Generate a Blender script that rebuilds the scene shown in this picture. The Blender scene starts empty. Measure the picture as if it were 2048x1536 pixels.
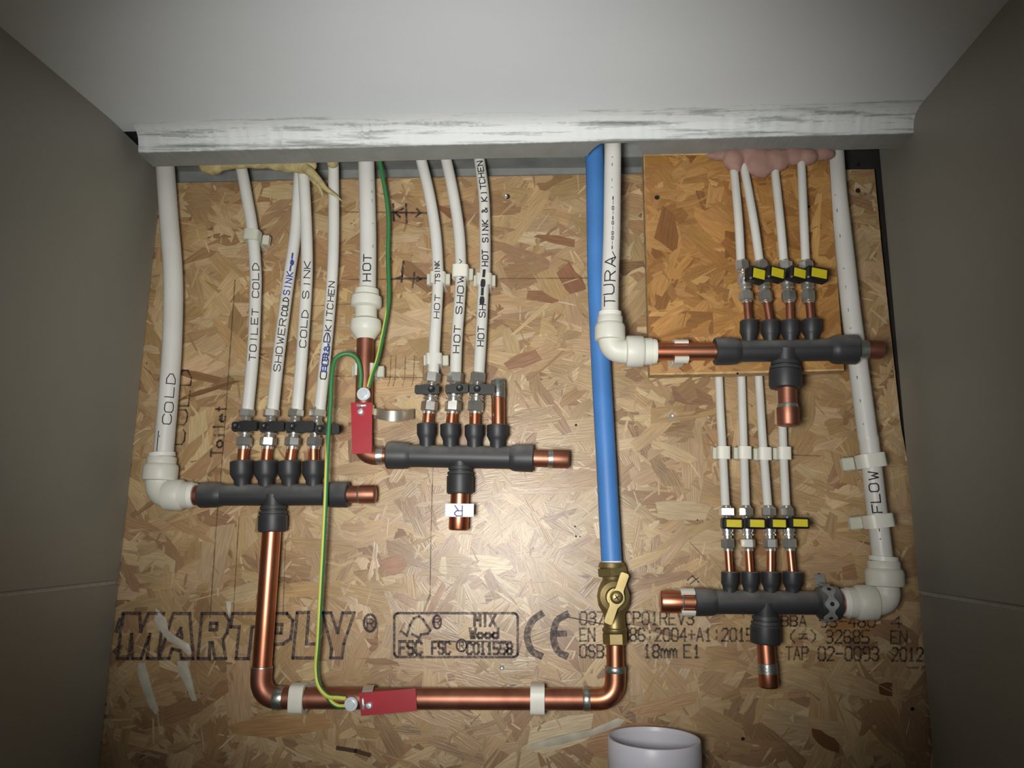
import bpy, math, random
from mathutils import Vector, Matrix

# ------------------------------------------------------------------ camera, light, exposure
F = 1530.0            # focal length in pixels of a 2048 x 1536 frame
D = 0.95              # distance from the lens to the face of the strand board
ZC = 0.90             # height of the lens above the floor
sc = bpy.context.scene
COL = sc.collection

ey = Vector((65, -302, -F)).normalized()
ez = Vector((86, 7689, -F)); ez = (ez - ey * ez.dot(ey)).normalized()
ex = ey.cross(ez)
ROT = Matrix((ex, ey, ez))            # camera axes in the world
CAM = Vector((0, -D, ZC))
cam_data = bpy.data.cameras.new('camera')
cam_data.sensor_width = 36.0
cam_data.lens = 36.0 * F / 2048.0
cam_data.clip_start = 0.01
cam = bpy.data.objects.new('camera', cam_data)
cam.matrix_world = Matrix.Translation(CAM) @ ROT.to_4x4()
COL.objects.link(cam)
sc.camera = cam

sc.view_settings.view_transform = 'Standard'
sc.view_settings.look = 'None'
sc.view_settings.exposure = 0.0
sc.view_settings.gamma = 1.0
sc.view_settings.use_curve_mapping = False

world = bpy.data.worlds.new('world'); sc.world = world
world.use_nodes = True
bg = world.node_tree.nodes['Background']
bg.inputs[0].default_value = (0.93, 0.97, 0.97, 1)
bg.inputs[1].default_value = 0.125

def P(px, py, d=0.0):
    """the place in the cupboard at distance d in front of the board that shows at a pixel"""
    r = ROT @ Vector(((px - 1024) / F, -(py - 768) / F, -1.0))
    return CAM + r * ((D - d) / r.y)

def S(px, py, d=0.0):
    r = ROT @ Vector(((px - 1024) / F, -(py - 768) / F, -1.0))
    return (D - d) / r.y / F           # metres per pixel there

# the hand torch beside the lens that lights the cupboard
ld = bpy.data.lights.new('hand_torch', 'SPOT')
ld.energy = 38.0
ld.color = (1.0, 0.985, 0.955)
ld.shadow_soft_size = 0.06
ld.spot_size = math.radians(76)
ld.spot_blend = 1.0
lo = bpy.data.objects.new('hand_torch', ld)
lo.location = (-0.085, -0.945, ZC - 0.02)
aim = P(985, 740, 0) - Vector(lo.location)
lo.rotation_euler = aim.to_track_quat('-Z', 'Y').to_euler()
COL.objects.link(lo)

# ------------------------------------------------------------------ materials
def lin(c):
    return c / 12.92 if c <= 0.04045 else ((c + 0.055) / 1.055) ** 2.4
def rgb(r, g, b):
    return (lin(r / 255), lin(g / 255), lin(b / 255), 1)

def new_mat(name):
    m = bpy.data.materials.new(name); m.use_nodes = True
    nt = m.node_tree
    return m, nt, nt.nodes['Principled BSDF']

def node(nt, kind, **kw):
    n = nt.nodes.new(kind)
    for k, v in kw.items():
        setattr(n, k, v)
    return n

def simple(name, col, rough=0.5, metal=0.0, var=0.0, scale=60, bump=0.0, spec=0.5, col2=None, sss=0.0, stretch=None, ramp=(0.35, 0.65)):
    m, nt, b = new_mat(name)
    b.inputs['Base Color'].default_value = col
    b.inputs['Roughness'].default_value = rough
    b.inputs['Metallic'].default_value = metal
    b.inputs['Specular IOR Level'].default_value = spec
    if sss:
        b.inputs['Subsurface Weight'].default_value = sss
        b.inputs['Subsurface Radius'].default_value = (0.004, 0.004, 0.003)
    if var or bump or col2:
        geo = node(nt, 'ShaderNodeNewGeometry')
        src = geo.outputs['Position']
        if stretch:
            mp = node(nt, 'ShaderNodeMapping'); mp.inputs['Scale'].default_value = stretch
            nt.links.new(src, mp.inputs['Vector']); src = mp.outputs['Vector']
        nz = node(nt, 'ShaderNodeTexNoise')
        nz.inputs['Scale'].default_value = scale; nz.inputs['Detail'].default_value = 5
        nt.links.new(src, nz.inputs['Vector'])
        if var or col2:
            c2 = col2 or tuple(c * (1 - var) for c in col[:3]) + (1,)
            rp = node(nt, 'ShaderNodeMapRange')
            rp.inputs[1].default_value, rp.inputs[2].default_value = ramp
            nt.links.new(nz.outputs['Fac'], rp.inputs[0])
            mx = node(nt, 'ShaderNodeMix', data_type='RGBA')
            mx.inputs[6].default_value = col; mx.inputs[7].default_value = c2
            nt.links.new(rp.outputs[0], mx.inputs[0])
            nt.links.new(mx.outputs[2], b.inputs['Base Color'])
        if bump:
            bp = node(nt, 'ShaderNodeBump')
            bp.inputs['Strength'].default_value = 0.6; bp.inputs['Distance'].default_value = bump
            nt.links.new(nz.outputs['Fac'], bp.inputs['Height'])
            nt.links.new(bp.outputs['Normal'], b.inputs['Normal'])
    return m

M = {}
M['pipe'] = simple('white_pipe_plastic', rgb(214, 213, 206), 0.42, var=0.10, scale=14, sss=0.0)
M['fitting'] = simple('off_white_fitting_plastic', rgb(214, 213, 200), 0.48, var=0.07, scale=30, bump=0.0003)
M['ring'] = simple('pale_ring_plastic', rgb(226, 225, 214), 0.4)
M['clip'] = simple('clip_nylon', rgb(226, 224, 212), 0.42, sss=0.15)
M['clip_clear'] = simple('clip_nylon_clear', rgb(196, 196, 180), 0.35, sss=0.3)
M['blue'] = simple('blue_water_pipe_plastic', rgb(70, 128, 196), 0.5, var=0.12, scale=22)
M['red'] = simple('red_tag_enamel', rgb(164, 22, 38), 0.42, var=0.12, scale=40)
M['copper'] = simple('copper', rgb(206, 142, 112), 0.36, 1.0, col2=rgb(196, 122, 92), scale=26)
M['copper_dull'] = simple('copper_tarnished', rgb(178, 122, 100), 0.48, 0.95, col2=rgb(148, 98, 80), scale=34)
M['solder'] = simple('solder_tin', rgb(188, 190, 184), 0.34, 0.9, var=0.35, scale=240, bump=0.0004)
M['chrome'] = simple('plated_brass', rgb(226, 225, 218), 0.27, 0.88, var=0.15, scale=50)
M['steel'] = simple('zinc_plated_steel', rgb(226, 234, 238), 0.36, 0.75, var=0.12, scale=90)
M['galvanised'] = simple('galvanised_steel', rgb(164, 166, 164), 0.5, 0.4, var=0.2, scale=80)
M['strap'] = simple('tinned_strap', rgb(222, 218, 202), 0.34, 0.85)
M['brass'] = simple('brass', rgb(160, 143, 98), 0.46, 0.85, var=0.2, scale=60, bump=0.0002)
M['lever'] = simple('black_lever_plastic', rgb(24, 24, 25), 0.45)
M['yellow'] = simple('yellow_insert_plastic', rgb(206, 192, 38), 0.45, var=0.08, scale=120)
M['pvc'] = simple('white_waste_pipe_plastic', rgb(214, 213, 222), 0.38)
M['foam'] = simple('yellow_foam', rgb(184, 168, 118), 0.85, var=0.3, scale=120, bump=0.002)
M['foam_pink'] = simple('pink_foam', rgb(162, 126, 114), 0.75, var=0.15, scale=60, bump=0.002)
M['smear'] = simple('dried_sealant', rgb(196, 189, 170), 0.5, var=0.2, scale=70, bump=0.0006)
M['paper'] = simple('white_tape', rgb(226, 228, 236), 0.55)
M['tile'] = simple('grey_tile_glaze', rgb(152, 150, 139), 0.5, var=0.10, scale=3.0, bump=0.0003)
M['grout'] = simple('pale_grout', rgb(188, 186, 176), 0.9, var=0.15, scale=150, bump=0.0005)
M['ceiling'] = simple('white_board_paint', rgb(230, 236, 239), 0.85, var=0.04, scale=6, bump=0.0004)
M['grey_board'] = simple('grey_board', rgb(134, 137, 133), 0.8, var=0.25, scale=30)
M['painted_gap_shade'] = simple('painted_gap_shade', rgb(44, 40, 36), 0.9, var=0.3, scale=40)  # near-black for the added gap pieces; shade put into the colour
M['screed'] = simple('concrete_floor', rgb(120, 117, 110), 0.85, var=0.3, scale=14, bump=0.002)
M['dark'] = simple('black_marker_ink', rgb(26, 26, 34), 0.6)
M['inkblue'] = simple('blue_marker_ink', rgb(44, 62, 140), 0.6)
M['hole'] = simple('screw_hole', rgb(28, 20, 14), 0.9)
M['stain'] = simple('board_stain', rgb(74, 54, 36), 0.8)

def worn_ink(name, col, cover, scale):
    m, nt, b = new_mat(name)
    b.inputs['Base Color'].default_value = col
    b.inputs['Roughness'].default_value = 0.6
    geo = node(nt, 'ShaderNodeNewGeometry')
    nz = node(nt, 'ShaderNodeTexNoise'); nz.inputs['Scale'].default_value = scale; nz.inputs['Detail'].default_value = 4
    nt.links.new(geo.outputs['Position'], nz.inputs['Vector'])
    mr = node(nt, 'ShaderNodeMapRange')
    mr.inputs[1].default_value = 0.30; mr.inputs[2].default_value = 0.62
    mr.inputs[3].default_value = cover; mr.inputs[4].default_value = cover * 0.35
    nt.links.new(nz.outputs['Fac'], mr.inputs[0])
    nt.links.new(mr.outputs[0], b.inputs['Alpha'])
    return m
M['print'] = worn_ink('printed_ink', rgb(66, 55, 58), 1.0, 260)
M['print_faint'] = worn_ink('faint_printed_ink', rgb(42, 34, 28), 0.80, 300)
M['pencil'] = worn_ink('pencil_lead', rgb(92, 70, 48), 0.7, 120)
M['marker'] = worn_ink('marker_on_wood', rgb(34, 28, 34), 0.95, 200)

def dusty_black():
    m, nt, b = new_mat('dusty_black_plastic')
    b.inputs['Roughness'].default_value = 0.5
    geo = node(nt, 'ShaderNodeNewGeometry')
    sep = node(nt, 'ShaderNodeSeparateXYZ'); nt.links.new(geo.outputs['Normal'], sep.inputs[0])
    nz = node(nt, 'ShaderNodeTexNoise'); nz.inputs['Scale'].default_value = 55; nz.inputs['Detail'].default_value = 6
    nt.links.new(geo.outputs['Position'], nz.inputs['Vector'])
    mr = node(nt, 'ShaderNodeMapRange'); mr.inputs[1].default_value = 0.0; mr.inputs[2].default_value = 1.0
    mr.inputs[3].default_value = 0.0; mr.inputs[4].default_value = 1.1
    nt.links.new(sep.outputs['Z'], mr.inputs[0])
    mu = node(nt, 'ShaderNodeMath', operation='MULTIPLY')
    nt.links.new(mr.outputs[0], mu.inputs[0]); nt.links.new(nz.outputs['Fac'], mu.inputs[1])
    mx = node(nt, 'ShaderNodeMix', data_type='RGBA')
    mx.inputs[6].default_value = rgb(44, 45, 48); mx.inputs[7].default_value = rgb(150, 148, 142)
    nt.links.new(mu.outputs[0], mx.inputs[0]); nt.links.new(mx.outputs[2], b.inputs['Base Color'])
    return m
M['black'] = dusty_black()

def wire_mat():
    m, nt, b = new_mat('green_yellow_insulation')
    b.inputs['Roughness'].default_value = 0.45
    uv = node(nt, 'ShaderNodeUVMap')
    sep = node(nt, 'ShaderNodeSeparateXYZ'); nt.links.new(uv.outputs[0], sep.inputs[0])
    tw = node(nt, 'ShaderNodeMath', operation='MULTIPLY'); tw.inputs[1].default_value = 0.0
    nt.links.new(sep.outputs['X'], tw.inputs[0])
    ad = node(nt, 'ShaderNodeMath', operation='ADD')
    nt.links.new(tw.outputs[0], ad.inputs[0]); nt.links.new(sep.outputs['Y'], ad.inputs[1])
    fr = node(nt, 'ShaderNodeMath', operation='FRACT'); nt.links.new(ad.outputs[0], fr.inputs[0])
    lt = node(nt, 'ShaderNodeMath', operation='LESS_THAN'); lt.inputs[1].default_value = 0.34
    nt.links.new(fr.outputs[0], lt.inputs[0])
    mx = node(nt, 'ShaderNodeMix', data_type='RGBA')
    mx.inputs[6].default_value = rgb(52, 118, 66); mx.inputs[7].default_value = rgb(206, 208, 92)
    nt.links.new(lt.outputs[0], mx.inputs[0]); nt.links.new(mx.outputs[2], b.inputs['Base Color'])
    return m
M['wire'] = wire_mat()

def strand_mat(name, tint):
    m, nt, b = new_mat(name)
    b.inputs['Roughness'].default_value = 0.37
    b.inputs['Specular IOR Level'].default_value = 0.62
    at = node(nt, 'ShaderNodeAttribute', attribute_name='strand_colour')
    uv = node(nt, 'ShaderNodeUVMap')
    mp = node(nt, 'ShaderNodeMapping'); mp.inputs['Scale'].default_value = (38, 520, 1)
    nt.links.new(uv.outputs[0], mp.inputs['Vector'])
    nz = node(nt, 'ShaderNodeTexNoise'); nz.inputs['Scale'].default_value = 1.0; nz.inputs['Detail'].default_value = 5
    nt.links.new(mp.outputs['Vector'], nz.inputs['Vector'])
    mr = node(nt, 'ShaderNodeMapRange'); mr.inputs[1].default_value = 0.3; mr.inputs[2].default_value = 0.7
    mr.inputs[3].default_value = 0.78; mr.inputs[4].default_value = 1.16
    nt.links.new(nz.outputs['Fac'], mr.inputs[0])
    geo = node(nt, 'ShaderNodeNewGeometry')
    n2 = node(nt, 'ShaderNodeTexNoise'); n2.inputs['Scale'].default_value = 16; n2.inputs['Detail'].default_value = 3
    nt.links.new(geo.outputs['Position'], n2.inputs['Vector'])
    m2 = node(nt, 'ShaderNodeMapRange'); m2.inputs[1].default_value = 0.3; m2.inputs[2].default_value = 0.7
    m2.inputs[3].default_value = 0.86; m2.inputs[4].default_value = 1.1
    nt.links.new(n2.outputs['Fac'], m2.inputs[0])
    mu = node(nt, 'ShaderNodeMath', operation='MULTIPLY')
    nt.links.new(mr.outputs[0], mu.inputs[0]); nt.links.new(m2.outputs[0], mu.inputs[1])
    vm = node(nt, 'ShaderNodeVectorMath', operation='SCALE')
    nt.links.new(at.outputs['Color'], vm.inputs[0]); nt.links.new(mu.outputs[0], vm.inputs['Scale'])
    tn = node(nt, 'ShaderNodeVectorMath', operation='MULTIPLY'); tn.inputs[1].default_value = tint
    nt.links.new(vm.outputs[0], tn.inputs[0])
    nt.links.new(tn.outputs[0], b.inputs['Base Color'])
    bp = node(nt, 'ShaderNodeBump'); bp.inputs['Strength'].default_value = 0.5; bp.inputs['Distance'].default_value = 0.0006
    nt.links.new(nz.outputs['Fac'], bp.inputs['Height']); nt.links.new(bp.outputs['Normal'], b.inputs['Normal'])
    return m
M['strand'] = strand_mat('wood_strands', (0.81, 0.775, 0.73))
M['strand_warm'] = strand_mat('oiled_wood_strands', (0.80, 0.59, 0.34))
M['wood'] = simple('board_core', rgb(150, 116, 80), 0.6, var=0.4, scale=60)
M['wood_edge'] = simple('sawn_board_edge', rgb(206, 170, 118), 0.75, var=0.35, scale=120, bump=0.002)

def lip_mat():
    m, nt, b = new_mat('plastered_edge_bead')
    b.inputs['Roughness'].default_value = 0.6
    geo = node(nt, 'ShaderNodeNewGeometry')
    mp = node(nt, 'ShaderNodeMapping'); mp.inputs['Scale'].default_value = (6, 60, 130)
    nt.links.new(geo.outputs['Position'], mp.inputs['Vector'])
    nz = node(nt, 'ShaderNodeTexNoise'); nz.inputs['Scale'].default_value = 1.0; nz.inputs['Detail'].default_value = 8
    nz.inputs['Roughness'].default_value = 0.65
    nt.links.new(mp.outputs['Vector'], nz.inputs['Vector'])
    cr = node(nt, 'ShaderNodeValToRGB')
    e = cr.color_ramp.elements
    e[0].position = 0.33; e[0].color = rgb(128, 132, 130)
    e[1].position = 0.49; e[1].color = rgb(222, 225, 224)
    k = e.new(0.42); k.color = rgb(178, 182, 180)
    nt.links.new(nz.outputs['Fac'], cr.inputs[0]); nt.links.new(cr.outputs[0], b.inputs['Base Color'])
    bp = node(nt, 'ShaderNodeBump'); bp.inputs['Strength'].default_value = 0.7; bp.inputs['Distance'].default_value = 0.002
    nt.links.new(nz.outputs['Fac'], bp.inputs['Height']); nt.links.new(bp.outputs['Normal'], b.inputs['Normal'])
    return m
M['lip'] = lip_mat()
M['underside'] = simple('bare_grey_board', rgb(150, 153, 149), 0.85, var=0.12, scale=40)

# ------------------------------------------------------------------ mesh helpers
BASE = {}
class MB:
    def __init__(s):
        s.v, s.f, s.uv, s.col = [], [], {}, {}
    def add(s, verts, faces):
        o = len(s.v); s.v += [Vector(x) for x in verts]
        k = len(s.f); s.f += [tuple(i + o for i in f) for f in faces]
        return k
    def build(s, name, mat, parent=None, smooth=True, angle=38, props=None):
        c = BASE[parent.name] if parent else sum(s.v, Vector()) / len(s.v)
        me = bpy.data.meshes.new(name)
        me.from_pydata([tuple(x - c) for x in s.v], [], s.f)
        me.materials.append(M[mat])
        if s.uv:
            l = me.uv_layers.new(name='UVMap')
            for p in me.polygons:
                if p.index in s.uv:
                    for k, li in enumerate(p.loop_indices):
                        l.data[li].uv = s.uv[p.index][k]
        if s.col:
            at = me.color_attributes.new('strand_colour', 'FLOAT_COLOR', 'CORNER')
            buf = []
            for p in me.polygons:
                buf += list(s.col[p.index]) * p.loop_total
            at.data.foreach_set('color', buf)
        if smooth:
            me.shade_smooth()
            me.set_sharp_from_angle(angle=math.radians(angle))
        me.update()
        o = bpy.data.objects.new(name, me); COL.objects.link(o)
        if parent:
            o.parent = parent
        else:
            o.location = c
        BASE[o.name] = c
        for k, x in (props or {}).items():
            o[k] = x
        return o

def thing(name, loc, label, cat, group=None):
    o = bpy.data.objects.new(name, None); o.location = loc
    o.empty_display_size = 0.01
    COL.objects.link(o); BASE[o.name] = Vector(loc)
    return tag(o, label, cat, group)

def tag(o, label, cat, group=None):
    o['label'] = label; o['category'] = cat
    if group: o['group'] = group
    return o

def frame(t):
    t = t.normalized()
    n = (CAM - Vector((0, 0, 0))) * 0 + Vector((0, -1, 0))
    n = (n - t * n.dot(t))
    if n.length < 0.1:
        n = Vector((0, 0, 1)) - t * t.z
    n.normalize()
    return n, t.cross(n)

def lathe(mb, a, b, prof, seg=28, closed=True, phase=0.0):
    """turned shape from a towards b; prof = [(distance along in m, radius in m)]"""
    t = (b - a).normalized(); n, s = frame(t)
    vs, fs = [], []
    for u, r in prof:
        for k in range(seg):
            w = 2 * math.pi * k / seg + phase
            vs.append(a + t * u + (n * math.cos(w) + s * math.sin(w)) * r)
    for i in range(len(prof) - 1):
        for k in range(seg):
            k2 = (k + 1) % seg
            fs.append((i * seg + k, i * seg + k2, (i + 1) * seg + k2, (i + 1) * seg + k))
    if closed:
        fs.append(tuple(range(seg))[::-1])
        fs.append(tuple((len(prof) - 1) * seg + k for k in range(seg)))
    mb.add(vs, [f[::-1] for f in fs])

def turned(pa, pb, d, prof, db=None, **kw):
    """lathe laid out along two picture points at distance d; prof in pixels (along, half width)"""
    mb = MB()
    db = d if db is None else db
    a, b = P(pa[0], pa[1], d), P(pb[0], pb[1], db)
    L = (b - a).length; l = math.hypot(pb[0] - pa[0], pb[1] - pa[1])
    s = S((pa[0] + pb[0]) / 2, (pa[1] + pb[1]) / 2, (d + db) / 2)
    lathe(mb, a, b, [(u * L / l, r * s) for u, r in prof], **kw)
    return mb

def crom(pts, n=10):
    """smooth curve through control points"""
    q = [Vector(p) for p in pts]
    q = [q[0] * 2 - q[1]] + q + [q[-1] * 2 - q[-2]]
    out = []
    for i in range(1, len(q) - 2):
        for k in range(n):
            t = k / n
            a, b, c, d = q[i - 1:i + 3]
            out.append(0.5 * ((2 * b) + (c - a) * t + (2 * a - 5 * b + 4 * c - d) * t * t + (3 * b - a - 3 * c + d) * t ** 3))
    out.append(q[-2])
    return out

def tube(mb, pts, r, seg=20, uv=False, rad=None, roll=None):
    rings, s_len = [], 0.0
    t = (pts[1] - pts[0]).normalized(); n, s = frame(t)
    vs = []; lens = []
    for i, p in enumerate(pts):
        t = (pts[min(i + 1, len(pts) - 1)] - pts[max(i - 1, 0)]).normalized()
        n = (n - t * n.dot(t)).normalized(); s = t.cross(n)
        if i: s_len += (p - pts[i - 1]).length
        lens.append(s_len)
        rr = rad[i] if rad else r
        for k in range(seg):
            w = 2 * math.pi * k / seg
            vs.append(p + (n * math.cos(w) + s * math.sin(w)) * rr)
    fs, us = [], []
    for i in range(len(pts) - 1):
        for k in range(seg):
            k2 = (k + 1) % seg
            fs.append((i * seg + k, (i + 1) * seg + k, (i + 1) * seg + k2, i * seg + k2))
            ra, rb = (roll[i], roll[i + 1]) if roll else (0, 0)
            us.append([(lens[i], k / seg + ra), (lens[i + 1], k / seg + rb), (lens[i + 1], (k + 1) / seg + rb), (lens[i], (k + 1) / seg + ra)])
    fs.append(tuple(range(seg))); fs.append(tuple((len(pts) - 1) * seg + k for k in range(seg))[::-1])
    k0 = mb.add(vs, fs)
    if uv:
        for j, u in enumerate(us): mb.uv[k0 + j] = u
        mb.uv[k0 + len(us)] = [(0, 0)] * seg; mb.uv[k0 + len(us) + 1] = [(0, 0)] * seg

def corner_path(a, c, b, R, n=10):
    """straight, rounded corner at c, straight"""
    u, w = (a - c).normalized(), (b - c).normalized()
    p0, p1 = c + u * R, c + w * R
    out = [a]
    for k in range(n + 1):
        t = k / n
        out.append(p0 * (1 - t) ** 2 + c * 2 * t * (1 - t) + p1 * t * t)
    out.append(b)
    return out

def box(mb, c, ax, ay, az, bev=0.0):
    """box from centre and three half axes, edges softened by bev (share of each half axis)"""
    c = Vector(c)
    if bev <= 0:
        vs = [c + ax * i + ay * j + az * k for i in (-1, 1) for j in (-1, 1) for k in (-1, 1)]
        mb.add(vs, [(0, 1, 3, 2), (4, 6, 7, 5), (0, 4, 5, 1), (2, 3, 7, 6), (0, 2, 6, 4), (1, 5, 7, 3)])
        return
    m = min(ax.length, ay.length, az.length) * bev
    fx, fy, fz = 1 - m / ax.length, 1 - m / ay.length, 1 - m / az.length
    vs, fs = [], []
    prof = [(-1, fx, fy), (-fz, 1, 1), (fz, 1, 1), (1, fx, fy)]
    for z, sx, sy in prof:
        ring = []
        for i, j in ((-1, -1), (1, -1), (1, 1), (-1, 1)):
            a, b = (i * sx, j * fy * sy), (i * fx * sx, j * sy)
            ring += [a, b] if i * j > 0 else [b, a]
        for i, j in ring:
            vs.append(c + ax * i + ay * j + az * z)
    for r in range(3):
        for k in range(8):
            k2 = (k + 1) % 8
            fs.append((r * 8 + k, r * 8 + k2, (r + 1) * 8 + k2, (r + 1) * 8 + k))
    fs.append(tuple(range(8))[::-1]); fs.append(tuple(24 + k for k in range(8)))
    mb.add(vs, fs)

def prism(mb, front, back):
    n = len(front)
    mb.add(list(front) + list(back), [tuple(range(n)), tuple(range(2 * n - 1, n - 1, -1))] +
           [(k, k + n, (k + 1) % n + n, (k + 1) % n) for k in range(n)])

def slab(mb, pix, d0, d1):
    prism(mb, [P(x, y, d1) for x, y in pix], [P(x, y, d1) + Vector((0, d1 - d0, 0)) for x, y in pix])

X, Y, Z = Vector((1, 0, 0)), Vector((0, 1, 0)), Vector((0, 0, 1))

# ------------------------------------------------------------------ pen strokes
G = {  # strokes on a grid 4 wide, 6 high
 'A': ['00 26 40', '12 32'], 'B': ['00 06 36 45 44 33 03', '33 42 41 30 00'], 'C': ['45 36 16 05 01 10 30 41'],
 'D': ['00 06 26 44 42 20 00'], 'E': ['46 06 00 40', '03 33'], 'F': ['46 06 00', '03 33'], 'G': ['45 36 16 05 01 10 30 41 43 23'],
 'H': ['00 06', '40 46', '03 43'], 'I': ['20 26'], 'K': ['00 06', '46 03 40'], 'L': ['06 00 40'], 'M': ['00 06 23 46 40'],
 'N': ['00 06 40 46'], 'O': ['16 05 01 10 30 41 45 36 16'], 'P': ['00 06 36 45 44 33 03'], 'R': ['00 06 36 45 44 33 03', '23 40'],
 'S': ['45 36 16 05 04 13 33 42 41 30 10 01'], 'T': ['06 46', '26 20'], 'U': ['06 01 10 30 41 46'], 'V': ['06 20 46'],
 'W': ['06 10 24 30 46'], 'X': ['00 46', '06 40'], 'Y': ['06 23 46', '23 20'], 'Z': ['06 46 00 40'],
 '0': ['16 05 01 10 30 41 45 36 16'], '1': ['14 26 20', '10 30'], '2': ['05 16 36 45 44 00 40'], '3': ['05 16 36 45 44 33 42 41 30 10 01', '13 33'],
 '4': ['30 36 02 42'], '5': ['46 06 03 33 42 41 30 00'], '6': ['45 36 16 05 01 10 30 41 42 33 03'], '7': ['06 46 10'],
 '8': ['13 04 05 16 36 45 44 33 13 02 01 10 30 41 42 33'], '9': ['43 13 04 05 16 36 45 41 30 10'],
 '+': ['21 25', '03 43'], '-': ['03 43'], ':': ['21 22', '24 25'], '&': ['40 05 16 25 24 02 01 10 20 42'], '(': ['36 14 12 30'], ')': ['16 34 32 10'],
 'o': ['13 02 01 10 30 41 42 33 13'], 'i': ['20 23', '25 25.3'], 'l': ['26 20'], 'e': ['02 42 33 13 02 01 10 30'], 't': ['26 20', '14 34'],
 'm': ['00 04', '03 14 23 20', '23 34 43 40'], 'd': ['46 40', '43 33 13 02 01 10 30 41'], 'a': ['44 14 03 01 10 30 41', '44 40'],
 '=': ['02 42', '04 44', '12 34'], ' ': [],
}
def pt(tok):
    if '.' in tok: return (int(tok[0]), float(tok[1:]))
    return (int(tok[0]), int(tok[1]))
def glyphs(text, gap=1.35, jit=0.0, rng=None):
    """polylines in text space: x 0..1 over the whole text, y 0..1"""
    n = len(text); out = []
    W = n * 4 * gap - 4 * (gap - 1)
    for i, ch in enumerate(text):
        jx = rng.uniform(-jit, jit) if rng else 0; jy = rng.uniform(-jit, jit) if rng else 0
        for st in G.get(ch, []):
            out.append([((i * 4 * gap + pt(k)[0] + jx) / W, (pt(k)[1] + jy) / 6) for k in st.split()])
    return out

def ribbon(mb, pts, nrm, w):
    """flat pen line through 3-D points lying on a surface with the normals nrm"""
    n = len(pts)
    if n < 2: return
    vs = []
    for i in range(n):
        t = (pts[min(i + 1, n - 1)] - pts[max(i - 1, 0)])
        if t.length < 1e-9: t = X.copy()
        s = nrm[i].cross(t.normalized()).normalized() * w / 2
        e = t.normalized() * w * 0.4 * (-1 if i == 0 else 1 if i == n - 1 else 0)
        vs += [pts[i] - s + e, pts[i] + s + e]
    mb.add(vs, [(2 * i, 2 * i + 1, 2 * i + 3, 2 * i + 2) for i in range(n - 1)])

def dens(line, step):
    out = [line[0]]
    for a, b in zip(line, line[1:]):
        k = max(1, int(math.hypot(b[0] - a[0], b[1] - a[1]) / step))
        out += [(a[0] + (b[0] - a[0]) * j / k, a[1] + (b[1] - a[1]) * j / k) for j in range(1, k + 1)]
    return out

INK = 0.0026
def board_lines(mb, lines, wpx, d=INK):
    for ln in lines:
        # split at sharp corners so that each leg keeps its width
        ln = [ln[0]] + [p for a, p in zip(ln, ln[1:]) if p != a]
        for a, b in zip(ln, ln[1:]):
            pts = [P(x, y, d) for x, y in dens([a, b], 30)]
            ribbon(mb, pts, [-Y] * len(pts), wpx * S(a[0], a[1], d))

def board_text(mb, text, x0, y0, x1, y1, wpx, d=INK, gap=1.35):
    """text in the picture box x0..x1, top y0, bottom y1"""
    for ln in glyphs(text, gap):
        board_lines(mb, [[(x0 + (x1 - x0) * u, y1 + (y0 - y1) * v) for u, v in ln]], wpx, d)

# ------------------------------------------------------------------ the setting
def structure(mb, name, mat, **kw):
    o = mb.build(name, mat, **kw); o['kind'] = 'structure'; return o

XL, XR = -0.5222, 0.4370
YF = -1.45                      # how far the cupboard walls run towards the room
mb = MB(); box(mb, (-0.04, -0.68, -0.01), X * 0.62, Y * 0.80, Z * 0.01)
structure(mb, 'floor', 'screed', smooth=False)

# back wall: strand board with a slanting right edge
out = [(XL - 0.008, 0.0), (0.452, 0.0), (0.452, ZC - 0.02), (0.4360, ZC + 0.13), (0.4315, ZC + 0.36), (0.4305, ZC + 0.476), (-0.3, ZC + 0.469), (XL - 0.008, ZC + 0.4645)]
mb = MB(); prism(mb, [Vector((x, 0, z)) for x, z in out], [Vector((x, 0.018, z)) for x, z in out])
wall = structure(mb, 'wall_back', 'wood', smooth=False)

# grey board above and behind the strand board, and a second flat rail on it
mb = MB(); box(mb, (-0.1375, 0.027, ZC - 0.10), X * 0.5225, Y * 0.008, Z * 0.65)
structure(mb, 'trim_1', 'grey_board', smooth=False)
mb = MB(); box(mb, (-0.0675, 0.004, ZC + 0.505), X * 0.4525, Y * 0.0145, Z * 0.0135)
structure(mb, 'trim_2', 'grey_board', smooth=False)

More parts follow.
